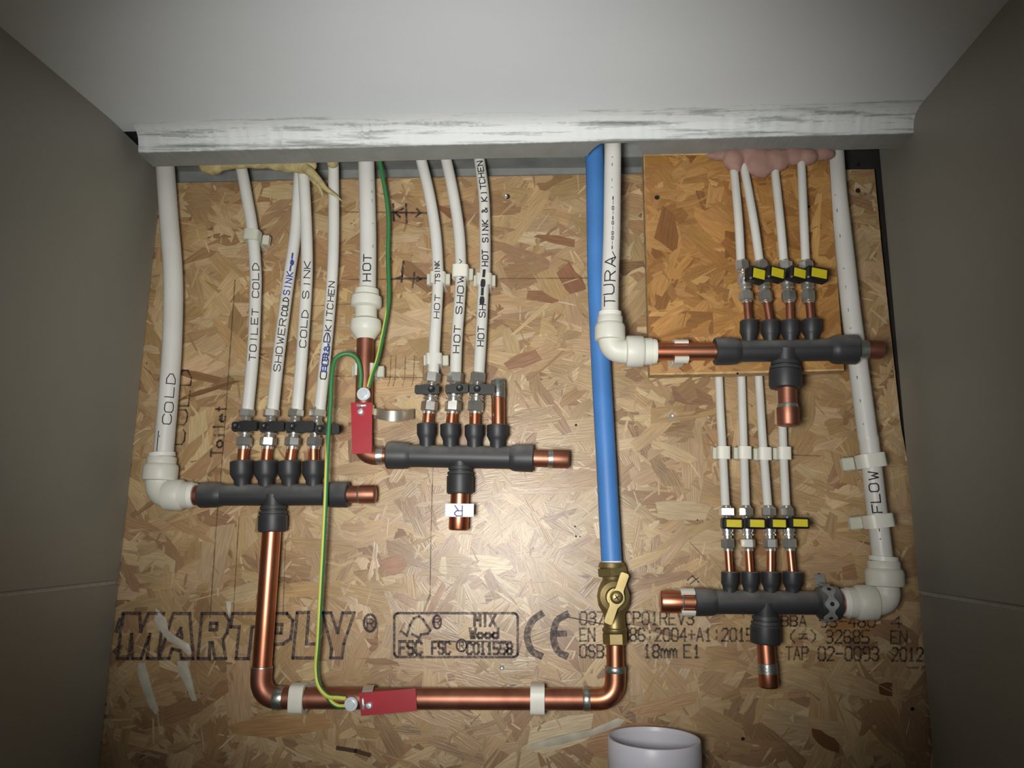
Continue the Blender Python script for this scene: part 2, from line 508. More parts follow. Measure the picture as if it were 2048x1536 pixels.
PALETTE = [(rgb(204, 178, 138), 4), (rgb(192, 164, 124), 6), (rgb(182, 152, 111), 6), (rgb(214, 192, 154), 2), (rgb(168, 136, 98), 3), (rgb(152, 118, 84), 1.2), (rgb(160, 124, 94), 1.2), (rgb(134, 102, 72), 0.4)]
WOOD = rgb(184, 154, 114)
def calm(c, k=0.80):
    return tuple(a * k + b * (1 - k) for a, b in zip(c, WOOD))
def strand(mb, rng, x, z, L, W, ang, h, tilt, col, inside, y0=0.0, top=0.0030):
    n = rng.choice((3, 4, 5))
    up, dn = [], []
    for k in range(n):
        u = -0.5 + k / (n - 1)
        e = 1.0 if 0 < k < n - 1 else rng.uniform(0.35, 0.95)
        du = rng.uniform(-0.07, 0.07)
        up.append((u + du, 0.5 * e * rng.uniform(0.82, 1.1))); dn.append((u - du, -0.5 * e * rng.uniform(0.82, 1.1)))
    loc = up + dn[::-1]
    ca, sa = math.cos(ang), math.sin(ang)
    vs, us = [], []
    ox, oy = rng.uniform(0, 40), rng.uniform(0, 40)
    for u, v in loc:
        dx, dz = u * L, v * W
        wx, wz = inside(x + dx * ca - dz * sa, z + dx * sa + dz * ca)
        hh = min(top, max(0.00015, h + tilt[0] * u + tilt[1] * v))
        vs.append((wx, y0 - hh, wz)); us.append((ox + dx, oy + dz))
    k0 = mb.add(vs, [tuple(range(len(vs)))])
    mb.uv[k0] = us; mb.col[k0] = col

def lay_strands(mb, n, x0, x1, z0, z1, inside, seed, y0=0.0, grow=1.0):
    rng = random.Random(seed)
    cols = [c for c, w in PALETTE]; ws = [w for c, w in PALETTE]
    for i in range(n):
        L = min(0.115, max(0.010, math.exp(rng.gauss(math.log(0.040 * grow), 0.5))))
        W = min(0.030, max(0.0030, L * rng.uniform(0.12, 0.46)))
        ang = rng.uniform(0, math.pi) if rng.random() < 0.55 else rng.gauss(0.1, 0.55)
        j = rng.uniform(0.86, 1.10)
        c = calm(rng.choices(cols, ws)[0])
        col = (c[0] * j, c[1] * j * rng.uniform(0.97, 1.03), c[2] * j * rng.uniform(0.92, 1.06), 1)
        strand(mb, rng, rng.uniform(x0, x1), rng.uniform(z0, z1), L, W, ang, rng.uniform(0.0002, 0.0016),
               (rng.gauss(0, 0.0004), rng.gauss(0, 0.0003)), col, inside, y0)

def edge_at(z):
    q = [(0.452, ZC - 0.6), (0.452, ZC - 0.02), (0.4360, ZC + 0.13), (0.4315, ZC + 0.36), (0.4305, ZC + 0.50)]
    for (xa, za), (xb, zb) in zip(q, q[1:]):
        if za <= z <= zb: return xa + (xb - xa) * (z - za) / (zb - za)
    return 0.452
def in_board(x, z):
    z = min(max(z, ZC - 0.52), ZC + 0.4645 + (x - XL) * 0.0115)
    return min(max(x, XL - 0.008), edge_at(z)), z
mb = MB()
lay_strands(mb, 8000, XL, 0.452, ZC - 0.52, ZC + 0.478, in_board, 11, 0.0, 1.3)
# a few large strands that stand out in the photograph
RNG = random.Random(5)
def big(px, py, lpx, wpx, deg, col, h=0.0016):
    p = P(px, py); s = S(px, py)
    strand(mb, RNG, p.x, p.z, lpx * s, wpx * s, math.radians(deg), h + RNG.uniform(0, .0003), (RNG.gauss(0, .0001), RNG.gauss(0, .0001)), calm(rgb(*col), 1.0), in_board)
for b in [(1085, 594, 62, 24, -6, (150, 110, 76)), (1045, 722, 70, 30, 20, (158, 116, 80)), (1070, 632, 120, 10, 42, (212, 184, 138)),
          (1140, 560, 60, 42, -60, (150, 106, 76)), (790, 1130, 46, 36, 15, (170, 124, 88)), (872, 1200, 70, 14, 62, (168, 128, 88)),
          (955, 1130, 150, 40, 0, (214, 196, 156)), (1050, 1020, 120, 16, -38, (206, 180, 134)), (1010, 1180, 130, 26, -35, (210, 190, 150)),
          (1120, 1466, 130, 56, 12, (214, 196, 158)), (1290, 1120, 90, 22, 22, (206, 178, 132)), (1310, 860, 110, 28, 40, (200, 172, 130)),
          (1345, 905, 90, 26, -24, (206, 180, 138)), (1385, 795, 80, 36, -10, (150, 116, 86)), (905, 430, 60, 24, -30, (140, 100, 68)),
          (1110, 480, 80, 18, -12, (146, 104, 70)), (890, 590, 70, 30, 60, (150, 112, 78)), (600, 1180, 120, 30, 4, (196, 164, 116)),
          (745, 1270, 24, 60, 0, (150, 110, 74)), (1355, 1150, 120, 26, 30, (202, 170, 124)), (1250, 1480, 160, 60, 12, (176, 136, 98)),
          (430, 1110, 120, 60, 80, (186, 162, 128)), (390, 750, 110, 18, -12, (140, 106, 72)), (420, 780, 120, 10, 18, (128, 94, 62)),
          (1700, 1260, 90, 40, 0, (176, 132, 84)), (1650, 1480, 60, 26, -30, (120, 80, 44)), (1770, 1378, 26, 30, 0, (110, 76, 44)),
          (1520, 1080, 80, 60, 20, (160, 120, 80)), (1700, 700, 60, 120, 0, (168, 128, 84)), (1330, 1410, 130, 30, 14, (186, 150, 108)), (560, 1450, 200, 40, 6, (180, 142, 96))]:
    big(*b)
for i in range(1500):          # fine splinters pressed into the face
    x, z = RNG.uniform(XL, 0.452), RNG.uniform(ZC - 0.5, ZC + 0.47)
    c = RNG.choice(((212, 190, 152), (204, 178, 138), (156, 124, 90), (218, 198, 162)))
    strand(mb, RNG, x, z, RNG.uniform(.008, .032), RNG.uniform(.0012, .0034), RNG.uniform(0, math.pi), RNG.uniform(.0012, .0019), (RNG.gauss(0, .0002), 0), calm(rgb(*c), 0.75), in_board)
o = mb.build('wood_strands', 'strand', wall, smooth=False); o['kind'] = 'stuff'

def on_wall(name, mb, mat):
    return mb.build(name, mat, wall, smooth=False)

# printing on the board
def zo(pts, ox=200, oy=1161, k=4.096): return [(ox + x / k, oy + y / k) for x, y in pts]
LET = {
 'M': [[(140, 640), (190, 270), (325, 268), (332, 420), (395, 270), (520, 270), (475, 640), (385, 640), (408, 440), (335, 640), (265, 640), (258, 440), (232, 640), (140, 640)]],
 'A': [[(485, 640), (600, 270), (735, 270), (765, 640), (670, 640), (655, 575), (590, 560), (565, 640), (485, 640)], [(620, 470), (660, 390), (672, 470), (620, 470)]],
 'R': [[(800, 640), (835, 270), (1020, 270), (1060, 330), (1040, 430), (1005, 480), (1030, 640), (940, 640), (920, 510), (900, 510), (895, 640), (800, 640)], [(905, 350), (960, 350), (955, 405), (900, 405), (905, 350)]],
 'T': [[(1070, 380), (1085, 270), (1330, 270), (1320, 380), (1245, 380), (1215, 640), (1115, 640), (1140, 380), (1070, 380)]],
 'P': [[(1330, 640), (1350, 270), (1530, 270), (1580, 330), (1560, 480), (1500, 520), (1420, 525), (1410, 640), (1330, 640)], [(1430, 360), (1490, 360), (1485, 430), (1425, 430), (1430, 360)]],
 'L': [[(1580, 635), (1615, 265), (1710, 260), (1690, 520), (1790, 520), (1775, 635), (1580, 635)]],
}
for ch, polys in LET.items():
    mb = MB(); board_lines(mb, [zo(p) for p in polys], 6.5); on_wall('printed_letter', mb, 'print')
mb = MB(); board_lines(mb, [zo([(85, 635), (95, 560), (60, 420), (20, 265), (90, 265), (145, 430), (185, 265), (280, 265), (225, 430), (195, 520), (180, 635), (85, 635)], 640)], 6); on_wall('printed_letter', mb, 'print')
mb = MB(); board_lines(mb, [[(240, 1240), (233, 1262)], [(239, 1293), (230, 1303)]], 9); on_wall('printed_letter', mb, 'print')
def ell(cx, cy, rx, ry, n=20, a0=0, a1=360):
    return [(cx + rx * math.cos(math.radians(a0 + (a1 - a0) * k / n)), cy + ry * math.sin(math.radians(a0 + (a1 - a0) * k / n))) for k in range(n + 1)]
mb = MB(); board_lines(mb, [ell(740, 1246, 12, 17)], 5); board_text(mb, 'R', 734, 1238, 747, 1256, 3.5); on_wall('registered_mark', mb, 'print')
def zf(pts): return zo(pts, 760, 1200, 5.12)
rr = []
for cx, cy, a in ((1365, 180, 270), (1365, 540, 0), (190, 540, 90), (190, 180, 180)):
    rr += ell(cx, cy, 45, 45, 5, a, a + 90)
mb = MB(); board_lines(mb, [zf(rr + rr[:1])], 5); on_wall('printed_frame', mb, 'print')
mb = MB(); board_lines(mb, [zf([(215, 320), (275, 365), (305, 260), (345, 190), (400, 168), (440, 200), (480, 260), (515, 310), (490, 345), (420, 352), (385, 430)]), zf([(330, 350), (385, 380)])], 5); on_wall('printed_tree_logo', mb, 'print')
mb = MB(); board_lines(mb, [ell(874, 1244, 8, 13)], 4); board_text(mb, 'R', 869, 1238, 879, 1251, 2.5); on_wall('registered_mark', mb, 'print')
mb = MB(); board_text(mb, 'FSC', 799, 1283, 843, 1309, 6); on_wall('printed_word', mb, 'print')
mb = MB(); board_text(mb, 'FSC', 864, 1284, 900, 1308, 5); board_lines(mb, [ell(923, 1291, 10, 12), zf([(550, 425), (1340, 425)])], 3.5)
board_text(mb, 'R', 919, 1285, 927, 1298, 2); board_text(mb, 'C011558', 934, 1286, 1024, 1308, 5); on_wall('printed_word', mb, 'print')
mb = MB(); board_text(mb, 'MIX', 949, 1229, 991, 1252, 5.5); on_wall('printed_word', mb, 'print')
mb = MB(); board_text(mb, 'Wood', 940, 1257, 996, 1276, 5.5); on_wall('printed_word', mb, 'print')
mb = MB()
def arc_lines(mb, pts, w):
    c = crom([(x, y, 0) for x, y in zf(pts)], 6)
    p3 = [P(q.x, q.y, INK) for q in c]
    ribbon(mb, p3, [-Y] * len(p3), w * S(1080, 1270))
arc_lines(mb, [(1650, 145), (1560, 215), (1510, 330), (1515, 430), (1560, 525), (1640, 570)], 13.5)
on_wall('ce_mark', mb, 'print')
mb = MB(); arc_lines(mb, [(1910, 150), (1820, 205), (1778, 320), (1784, 440), (1828, 530), (1900, 570)], 13.5)
board_lines(mb, [zf([(1790, 345), (1890, 345)])], 12); on_wall('ce_mark', mb, 'print')
for txt, x0, y0, x1, y1, w, mat in [('0376 CP01REV3', 1160, 1224, 1387, 1249, 3.6, 'print_faint'), ('EN 13986:2004+A1:2015', 1160, 1257, 1506, 1282, 3.8, 'print_faint'),
        ('OSB3', 1160, 1290, 1224, 1315, 3.8, 'print_faint'), ('18mm', 1288, 1290, 1353, 1315, 4.2, 'print_faint'), ('E1', 1368, 1290, 1400, 1315, 3.8, 'print_faint'),
        ('BBA', 1563, 1232, 1612, 1252, 3.6, 'print_faint'), ('93-480', 1640, 1232, 1750, 1254, 3.6, 'print_faint'), ('(=)', 1578, 1260, 1634, 1286, 3.4, 'print_faint'),
        ('32685', 1652, 1261, 1738, 1286, 3.6, 'print_faint'), ('TAP', 1572, 1294, 1616, 1319, 3.4, 'print_faint'), ('02-0093', 1637, 1294, 1757, 1321, 3.8, 'print_faint'),
        ('4', 1783, 1234, 1803, 1254, 3.4, 'print_faint'), ('EN', 1782, 1262, 1814, 1287, 3.4, 'print_faint'), ('2012', 1784, 1296, 1846, 1322, 3.8, 'print_faint')]:
    mb = MB(); board_text(mb, txt, x0, y0, x1, y1, w); on_wall('printed_code', mb, mat)

# pencil and marker on the board
for ln, w in [([(470, 560), (456, 760), (446, 900), (434, 1030), (420, 1235)], 2.6), ([(478, 1035), (466, 1235)], 2.0), ([(866, 928), (862, 1060), (860, 1190)], 2.2),
              ([(655, 752), (880, 756)], 2.2), ([(684, 559), (1190, 556)], 2.2), ([(690, 424), (850, 425)], 2.2), ([(571, 1080), (566, 1230)], 1.8), ([(860, 1190), (848, 1222)], 4),
              ([(786, 440), (850, 458)], 1.5), ([(1440, 905), (1640, 912)], 1.8), ([(620, 612), (700, 608)], 2)] + [([(x, 712), (x - 2, 758), (x - 6, 772)], 1.8) for x in (782, 792, 811, 829, 848)]:
    mb = MB(); board_lines(mb, [ln], w); on_wall('pencil_line', mb, 'pencil')
mb = MB(); board_lines(mb, [[(786, 408), (788, 442)], [(812, 408), (813, 445)], [(786, 425), (856, 426)], [(806, 417), (790, 425), (800, 434)], [(834, 418), (841, 426), (832, 433)]], 4.2); on_wall('marker_mark', mb, 'marker')
mb = MB(); board_lines(mb, [[(807, 523), (803, 564)], [(829, 545), (825, 575)], [(782, 558), (865, 556)], [(794, 556), (804, 552)], [(835, 554), (842, 558), (834, 562)]], 4.2); on_wall('marker_mark', mb, 'marker')
def upright_text(mb, text, x, y0, y1, hw, w, seed, lean=0):
    """handwriting that runs up the board from y0 to y1 round the line x"""
    for ln in glyphs(text, 1.3, 0.2, random.Random(seed)):
        board_lines(mb, [[(x + lean * u - hw * (2 * v - 1), y0 + (y1 - y0) * u) for u, v in ln]], w)
mb = MB(); upright_text(mb, 'Toilet', 432, 912, 812, 10.5, 4.2, 3, 10); on_wall('handwritten_word', mb, 'marker')
mb = MB(); upright_text(mb, 'COLD', 353, 888, 742, 14, 3.2, 4, 18); on_wall('handwritten_word', mb, 'marker')
mb = MB(); board_lines(mb, [[(1375, 1160), (1385, 1152), (1397, 1164)], [(1380, 1168), (1396, 1156)]], 3); on_wall('marker_mark', mb, 'marker')
mb = MB(); board_lines(mb, [[(675, 1496), (712, 1502), (738, 1510)]], 8); on_wall('dark_smudge', mb, 'stain')
mb = MB(); board_lines(mb, [[(1135, 1234), (1180, 1243), (1214, 1250)]], 2); on_wall('board_crack', mb, 'stain')

# holes and screw heads
for x, y, r in [(1152, 850, 2.4), (1150, 1053, 1.7), (1152, 1073, 1.8), (1160, 1073, 1.4), (1638, 1152, 6), (1716, 381, 5), (1713, 330, 4), (1395, 1040, 1.6), (1825, 1418, 4), (1486, 1478, 4), (1015, 393, 5), (1314, 395, 0)]:
    if r:
        mb = MB(); mb.add([P(*q, 0.0019) for q in ell(x, y, r, r, 10)[:-1]], [tuple(range(10))[::-1]]); on_wall('screw_hole', mb, 'hole')
for x, y, r in [(1343, 833, 5), (1004, 1335, 5), (1012, 394, 4)]:
    mb = turned((x, y), (x, y + 1), 0, [(0, 1)]) if False else MB()
    a = P(x, y, 0.0); s = S(x, y)
    lathe(mb, a, a - Y * 0.003, [(0, r * s), (0.0018, r * s), (0.0026, r * s * 0.7), (0.002, r * s * 0.35)], 14); mb.build('screw_head', 'steel', wall)

# dried sealant smears
def blob(mb, pix, d0, d1):
    n = len(pix); cx, cy = sum(p[0] for p in pix) / n, sum(p[1] for p in pix) / n
    vs = [P(x, y, d0) for x, y in pix] + [P(cx + (x - cx) * 0.72, cy + (y - cy) * 0.72, d1) for x, y in pix]
    mb.add(vs, [(k, (k + 1) % n, (k + 1) % n + n, k + n) for k in range(n)] + [tuple(range(n, 2 * n))])
for pix in [[(312, 1216), (330, 1232), (334, 1258), (352, 1272), (378, 1288), (384, 1306), (378, 1312), (360, 1296), (330, 1278), (318, 1262), (308, 1240)],
            [(277, 1326), (290, 1326), (298, 1352), (306, 1384), (318, 1420), (312, 1430), (298, 1414), (284, 1378), (274, 1346)],
            [(354, 1322), (374, 1322), (382, 1350), (388, 1376), (394, 1402), (384, 1402), (372, 1376), (358, 1348)],
            [(1060, 1488), (1120, 1470), (1190, 1456), (1236, 1436), (1250, 1440), (1240, 1452), (1190, 1470), (1120, 1490), (1064, 1498)],
            [(450, 1202), (464, 1202), (462, 1228), (456, 1234)]]:
    mb = MB(); blob(mb, pix, 0.0018, 0.0034); mb.build('sealant_smear', 'smear', wall)

# side walls: large grey tiles on a backing, pale joint between them
def tiled(name, x, sgn, yb, zj):
    mb = MB(); box(mb, (x + sgn * 0.0135, (YF + yb) / 2, ZC - 0.16), X * 0.0105, Y * (yb - YF) / 2 * 0.999, Z * 0.74)
    for v in mb.v:
        if sgn < 0: v.z = min(v.z, ZC + 0.4845)
    w = structure(mb, name, 'grout', smooth=False)
    j = 0.0022
    for z0, z1 in ((ZC + zj + j, ZC + (0.4850 if sgn < 0 else 0.54)), (ZC + zj - 0.6 + j, ZC + zj - j), (0.0, ZC + zj - 0.6 - j)):
        mb = MB(); box(mb, (x + sgn * 0.0042, (YF + yb) / 2, (z0 + z1) / 2), Y * (yb - YF) / 2, Z * (z1 - z0) / 2, X * 0.0042, 0.22)
        mb.build('tile', 'tile', w, smooth=False)
tiled('wall_left', XL, -1, -0.0022, -0.0625)
tiled('wall_right', XR, 1, -0.006, -0.0615)

# dark boxes added behind the tile edges to block light and blacken the gaps
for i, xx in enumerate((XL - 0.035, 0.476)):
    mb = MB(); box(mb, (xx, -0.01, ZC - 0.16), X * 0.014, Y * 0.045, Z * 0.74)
    structure(mb, 'trim_%d' % (4 + i), 'painted_gap_shade', smooth=False)
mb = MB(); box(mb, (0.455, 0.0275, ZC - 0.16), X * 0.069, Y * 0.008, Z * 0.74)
structure(mb, 'trim_6', 'painted_gap_shade', smooth=False)  # added dark strip whose colour stands in for shade at the right gap
# ceiling board
zl = lambda y: 0.4855 if y > -0.12 else 0.4855 - 0.0135 * min(1, (-y - 0.12) / 0.2)
zr = lambda y: 0.4975 + 0.004 * min(1, max(0, (-y - 0.12) / 0.2))
ys = [-0.1, -0.12, -0.17, -0.22, -0.27, -0.32, -0.6, -1.0, YF]
vs = []; n = 12
for top in (0, 0.0125):
    for y in ys:
        for k in range(n + 1):
            x = -0.56 + 1.04 * k / n; t = (x - XL) / (XR - XL)
            vs.append((x, y, ZC + zl(y) * (1 - t) + zr(y) * t + top))
fs = []; N = (n + 1) * len(ys)
for o_ in (0, N):
    for i in range(len(ys) - 1):
        for k in range(n):
            q = (o_ + i * (n + 1) + k, o_ + i * (n + 1) + k + 1, o_ + (i + 1) * (n + 1) + k + 1, o_ + (i + 1) * (n + 1) + k)
            fs.append(q if o_ else q[::-1])
for k in range(n): fs.append((k, k + 1, N + k + 1, N + k))
mb = MB(); mb.add(vs, fs); structure(mb, 'ceiling', 'ceiling', angle=60)

# tear in the ceiling paint beside the edge
def on_ceiling(px, py):
    r_ = ROT @ Vector(((px - 1024) / F, -(py - 768) / F, -1.0)); q = CAM.copy()
    lo_, hi_ = .3, 1.2
    for _ in range(40):
        m_ = (lo_ + hi_) / 2; q = CAM + r_ * m_; t = (q.x - XL) / (XR - XL)
        if q.z > ZC + zl(q.y) * (1 - t) + zr(q.y) * t - .0006: hi_ = m_
        else: lo_ = m_
    return q
ceil_ob = bpy.data.objects['ceiling']
for pix, mt in (([(1474, 238), (1490, 235.5), (1515, 233.5), (1532, 235), (1552, 235.5), (1530, 239), (1512, 240), (1490, 240)], 'hole'), ([(350, 262), (365, 259.5), (385, 260), (396, 264), (380, 263), (362, 263.5)], 'grey_board')):
    mb = MB(); mb.add([on_ceiling(*q) for q in pix], [tuple(range(len(pix)))]); mb.build('paint_tear', mt, ceil_ob, smooth=False)

# plastered edge strip under the rear edge of the ceiling, notched for two pipes
x0, x1 = P(277, 303, 0.097).x, P(1833, 266, 0.097).x
def lipz(x): return ZC + 0.4592 + 0.0145 * (x - x0) / (x1 - x0)
nl, nr, nt_ = P(1176, 308, 0.06).x, P(1283, 305, 0.06).x, 0.0905
rng = random.Random(8)
NX = 260; rows = []
for k in range(NX + 1):
    x = x0 + (x1 - x0) * k / NX; z = lipz(x)
    t = (x - XL) / (XR - XL); zc = ZC + zl(-0.1) * (1 - t) + zr(-0.1) * t
    if x <= nl or x >= nr: yr = -0.060
    else:
        e = min(x - nl, nr - x) / (0.2 * (nr - nl)); yr = -0.060 - (nt_ - 0.060) * min(1, e) ** 0.6
    w = math.sin(k * 0.11) * 0.0006 + rng.uniform(-0.0006, 0.0006)
    w2 = rng.uniform(-0.0008, 0.0008)
    rows.append([(x, yr, zc + 0.01), (x, yr, z + 0.0006), (x, -0.0955 + w * 0.6, z + w2 * 0.3), (x, -0.0975 + w, z + 0.0015 + w2 * 0.5), (x, -0.0985 + w, z + 0.008 + w2),
                 (x, -0.1005 + w * 1.5, zc - 0.011 + w2 * 1.5), (x, -0.106 + w * 1.5, zc - 0.0045 + w2), (x, -0.116, zc - 0.0008 + w2 * 0.4), (x, -0.132, zc + 0.0004)])
R_ = len(rows[0]); vs = [v for r in rows for v in r]
fs = [(k * R_ + j, (k + 1) * R_ + j, (k + 1) * R_ + j + 1, k * R_ + j + 1) for k in range(NX) for j in range(R_ - 1)]
fs += [tuple(range(R_))[::-1], tuple(NX * R_ + j for j in range(R_))]
mb = MB(); mb.add(vs, [f[::-1] for f in fs]); lip = structure(mb, 'trim_3', 'lip', angle=50)
vs = []
for q in rows:
    (xa, ya, za), (xb, yb, zb) = q[1], q[2]
    vs += [(xa, ya - .0002, za - .0001), (xb, yb - .0012, zb - .0001), (xb, yb - .0012, zb - .0011), (xa, ya - .0002, za - .0011)]
fs = [(4 * k + j, 4 * k + 4 + j, 4 * k + 4 + (j + 1) % 4, 4 * k + (j + 1) % 4) for k in range(NX) for j in range(4)] + [(3, 2, 1, 0), tuple(4 * NX + j for j in range(4))]
mb = MB(); mb.add(vs, fs); mb.build('board_underside', 'underside', lip, smooth=False)

# ------------------------------------------------------------------ raised strand board patch on the right
pp = [P(1287, 306, 0.046), P(1300, 750, 0.046), P(1480, 747, 0.046), P(1688, 741, 0.046), P(1656, 296, 0.046)]
patch = thing('backing_board', P(1490, 755, 0.028), 'small honey coloured strand board patch raised off the back wall behind the upper right manifold', 'board')
ctr = P(1490, 530, 0.046)
def offs(v, dy): return Vector((v.x, v.y + dy, v.z))
mb = MB(); prism(mb, [offs(v, 0.0) for v in pp], [offs(v, 0.018) for v in pp]); mb.build('board_panel', 'wood_edge', patch, smooth=False)
PX0, PX1, PZ0, PZ1 = pp[0].x, pp[4].x, pp[1].z, pp[4].z
def in_patch(x, z):
    z = min(max(z, PZ0 + 0.002 + 0.006 * (x - PX0) / (PX1 - PX0)), ZC + 0.4735)
    return min(max(x, PX0 + 0.0008), PX1 - 0.0012), z
mb = MB(); lay_strands(mb, 1500, PX0, PX1, PZ0, PZ1, in_patch, 23, -0.046, 1.45)
o = mb.build('wood_strands', 'strand_warm', patch, smooth=False); o['kind'] = 'stuff'
for x, y, r in [(1314, 395, 5), (1618, 413, 3), (1475, 747, 2.5)]:
    mb = MB(); mb.add([P(*q, 0.048) for q in ell(x, y, r, r * 0.9, 10)[:-1]], [tuple(range(10))[::-1]]); mb.build('screw_hole', 'hole', patch, smooth=False)
# battens behind it that hold it off the wall
for (xa, ya), (xb, yb) in (((1330, 330), (1330, 715)), ((1640, 330), (1640, 700))):
    mb = MB(); a, b = P(xa, ya, 0.014), P(xb, yb, 0.014)
    box(mb, (a + b) / 2, X * 0.010, Y * 0.0138, Z * (a - b).length / 2); mb.build('batten', 'wood', patch, smooth=False)

# ------------------------------------------------------------------ pipes
class Run:
    """pipe along picture points (x, y, distance)"""
    def __init__(s, pts, wpx, n=12):
        s.pix = crom(pts, n); s.p = [P(q.x, q.y, q.z) for q in s.pix]
        m = s.pix[len(s.pix) // 2]
        s.r = wpx / 2 * S(m.x, m.y, m.z)
    def mesh(s, seg=22):
        mb = MB(); tube(mb, s.p, s.r, seg); return mb
    def at(s, py):
        for i in range(len(s.pix) - 1):
            a, b = s.pix[i].y, s.pix[i + 1].y
            if (a - py) * (b - py) <= 0 and a != b:
                t = (py - a) / (b - a); return s.p[i].lerp(s.p[i + 1], t), (s.p[i] - s.p[i + 1]).normalized()
        return s.p[-1], (s.p[-2] - s.p[-1]).normalized()
    def write(s, mb, text, y0, y1, w=0.0012, spread=0.52, phi=0.0, seed=1, jit=0.38, gap=1.4, flip=False):
        """handwriting that climbs the pipe from y0 (lower) to y1"""
        for ln in glyphs(text, gap, jit, random.Random(seed)):
            for a, b in zip(ln, ln[1:]):
                pts, nn = [], []
                for u, v in dens([a, b], 0.03 if abs(a[1] - b[1]) < 0.05 else 0.12):
                    c, t = s.at(y0 + (y1 - y0) * u)
                    n = (CAM - c); n = (n - t * n.dot(t)).normalized()
                    left = t.cross(n)
                    if left.x > 0: left = -left
                    f = (v * 2 - 1) * spread * (-1 if flip else 1) + phi
                    k = n * math.cos(f) + left * math.sin(f)
                    pts.append(c + k * (s.r + 0.00025)); nn.append(k)
                ribbon(mb, pts, nn, w)

def pipe(run, name, mat, label, cat='pipe', group=None, text=(), root=None):
    if not text:
        o = run.mesh().build(name, mat); return tag(o, label, cat, group)
    o = thing(name, run.p[-1], label, cat, group)
    run.mesh().build('tube', mat, o)
    for t in text:
        mb = MB(); col = t.pop('ink', 'dark')
        run.write(mb, t.pop('text'), t.pop('y0'), t.pop('y1'), **t)
        mb.build('handwriting', col, o, smooth=False)
    return o

cold = Run([(328, 300, .028), (331, 340, .030), (338, 440, .033), (345, 530, .035), (346.5, 600, .036), (344, 690, .036), (338, 780, .036), (329, 880, .036), (325, 930, .036)], 37)
pipe(cold, 'water_pipe', 'pipe', 'thick white plastic pipe marked COLD, leftmost pipe beside the left wall',
     text=[dict(text='COLD', y0=852, y1=752, w=.0012, spread=.42, phi=-0.1, seed=2), dict(text='I', y0=890, y1=855, w=.0012, spread=.02, phi=.5), dict(text='-', y0=905, y1=862, w=.0012, spread=.3, phi=.65)])
c1 = Run([(474, 305, .030), (484, 342, .032), (495, 402, .034), (504.5, 459, .036), (511, 537, .036), (511, 590, .036), (506, 706, .036), (495, 825, .036)], 23)
pipe(c1, 'water_pipe', 'pipe', 'thin white pipe with handwritten TOILET COLD, first of four into left manifold', group='cold pipes into the left manifold',
     text=[dict(text='TOILET COLD', y0=724, y1=532, seed=5)])
c2 = Run([(602, 300, .030), (599, 345, .031), (591, 464, .034), (577, 562, .036), (558, 706, .036), (545, 825, .036)], 23)
pipe(c2, 'water_pipe', 'pipe', 'thin white pipe with handwritten SHOWER COLD, slanting, second into left manifold', group='cold pipes into the left manifold',
     text=[dict(text='SHOWER', y0=745, y1=640, seed=6), dict(text='COLD', y0=634, y1=598, seed=7, w=.0014, spread=.45), dict(text='SINK', y0=592, y1=548, seed=8, w=.0014, ink='inkblue', spread=.5), dict(text='-e-', y0=545, y1=510, seed=9, w=.0022, ink='inkblue', spread=.35)])
c3 = Run([(603, 300, .042), (607, 345, .042), (613, 464, .042), (613.5, 560, .040), (604, 706, .037), (594, 825, .036)], 23)
pipe(c3, 'water_pipe', 'pipe', 'thin white pipe with handwritten COLD SINK, third into left manifold', group='cold pipes into the left manifold',
     text=[dict(text='COLD SINK', y0=697, y1=526, seed=10)])
c4 = Run([(666, 300, .034), (667, 345, .034), (667.5, 464, .036), (664, 562, .036), (654, 682, .036), (639, 825, .036)], 22)
pipe(c4, 'water_pipe', 'pipe', 'thin white pipe with handwritten KITCHEN, rightmost into left manifold', group='cold pipes into the left manifold',
     text=[dict(text='KITCHEN', y0=664, y1=566, seed=11, spread=.5), dict(text='COLD', y0=760, y1=668, seed=12, w=.0014, ink='dark'), dict(text='88&-', y0=745, y1=668, seed=13, w=.0015, ink='inkblue', spread=.4)])
hot = Run([(732, 300, .032), (733, 345, .033), (736, 464, .036), (735.5, 560, .036), (734, 600, .036)], 33)
hot_ob = pipe(hot, 'water_pipe', 'pipe', 'thick white pipe marked HOT above a white coupling', text=[dict(text='HOT', y0=566, y1=514, w=.0015, spread=.45, phi=.1, seed=14)])
h1 = Run([(836, 298, .034), (843, 322, .034), (859, 391, .036), (870.7, 464, .036), (875.6, 535, .036), (875, 585, .036), (869.5, 682, .036), (866, 756, .036)], 22.5)
pipe(h1, 'water_pipe', 'pipe', 'thin white pipe with faint handwriting, left of three above the middle manifold', group='hot pipes into the middle manifold',
     text=[dict(text='HOT T', y0=640, y1=560, seed=15, w=.0011, spread=.45), dict(text='SINK', y0=558, y1=526, seed=16, w=.0012, phi=.1, spread=.4)])
h2 = Run([(886, 298, .034), (893, 322, .034), (907, 391, .036), (918, 464, .036), (921.5, 535, .036), (921, 575, .036), (913.5, 682, .036), (911, 756, .036)], 22.5)
pipe(h2, 'water_pipe', 'pipe', 'thin white pipe with handwritten HOT SHOWER, middle of three above the middle manifold', group='hot pipes into the middle manifold',
     text=[dict(text='HOT SHOW', y0=708, y1=556, seed=17, w=.0013), dict(text='V', y0=531, y1=522, seed=18, w=.001, spread=.2)])
h3 = Run([(955, 294, .034), (958.6, 318, .034), (967.7, 391, .036), (970, 464, .036), (970, 535, .036), (966.6, 575, .036), (961.5, 682, .036), (957, 756, .036)], 22.5)
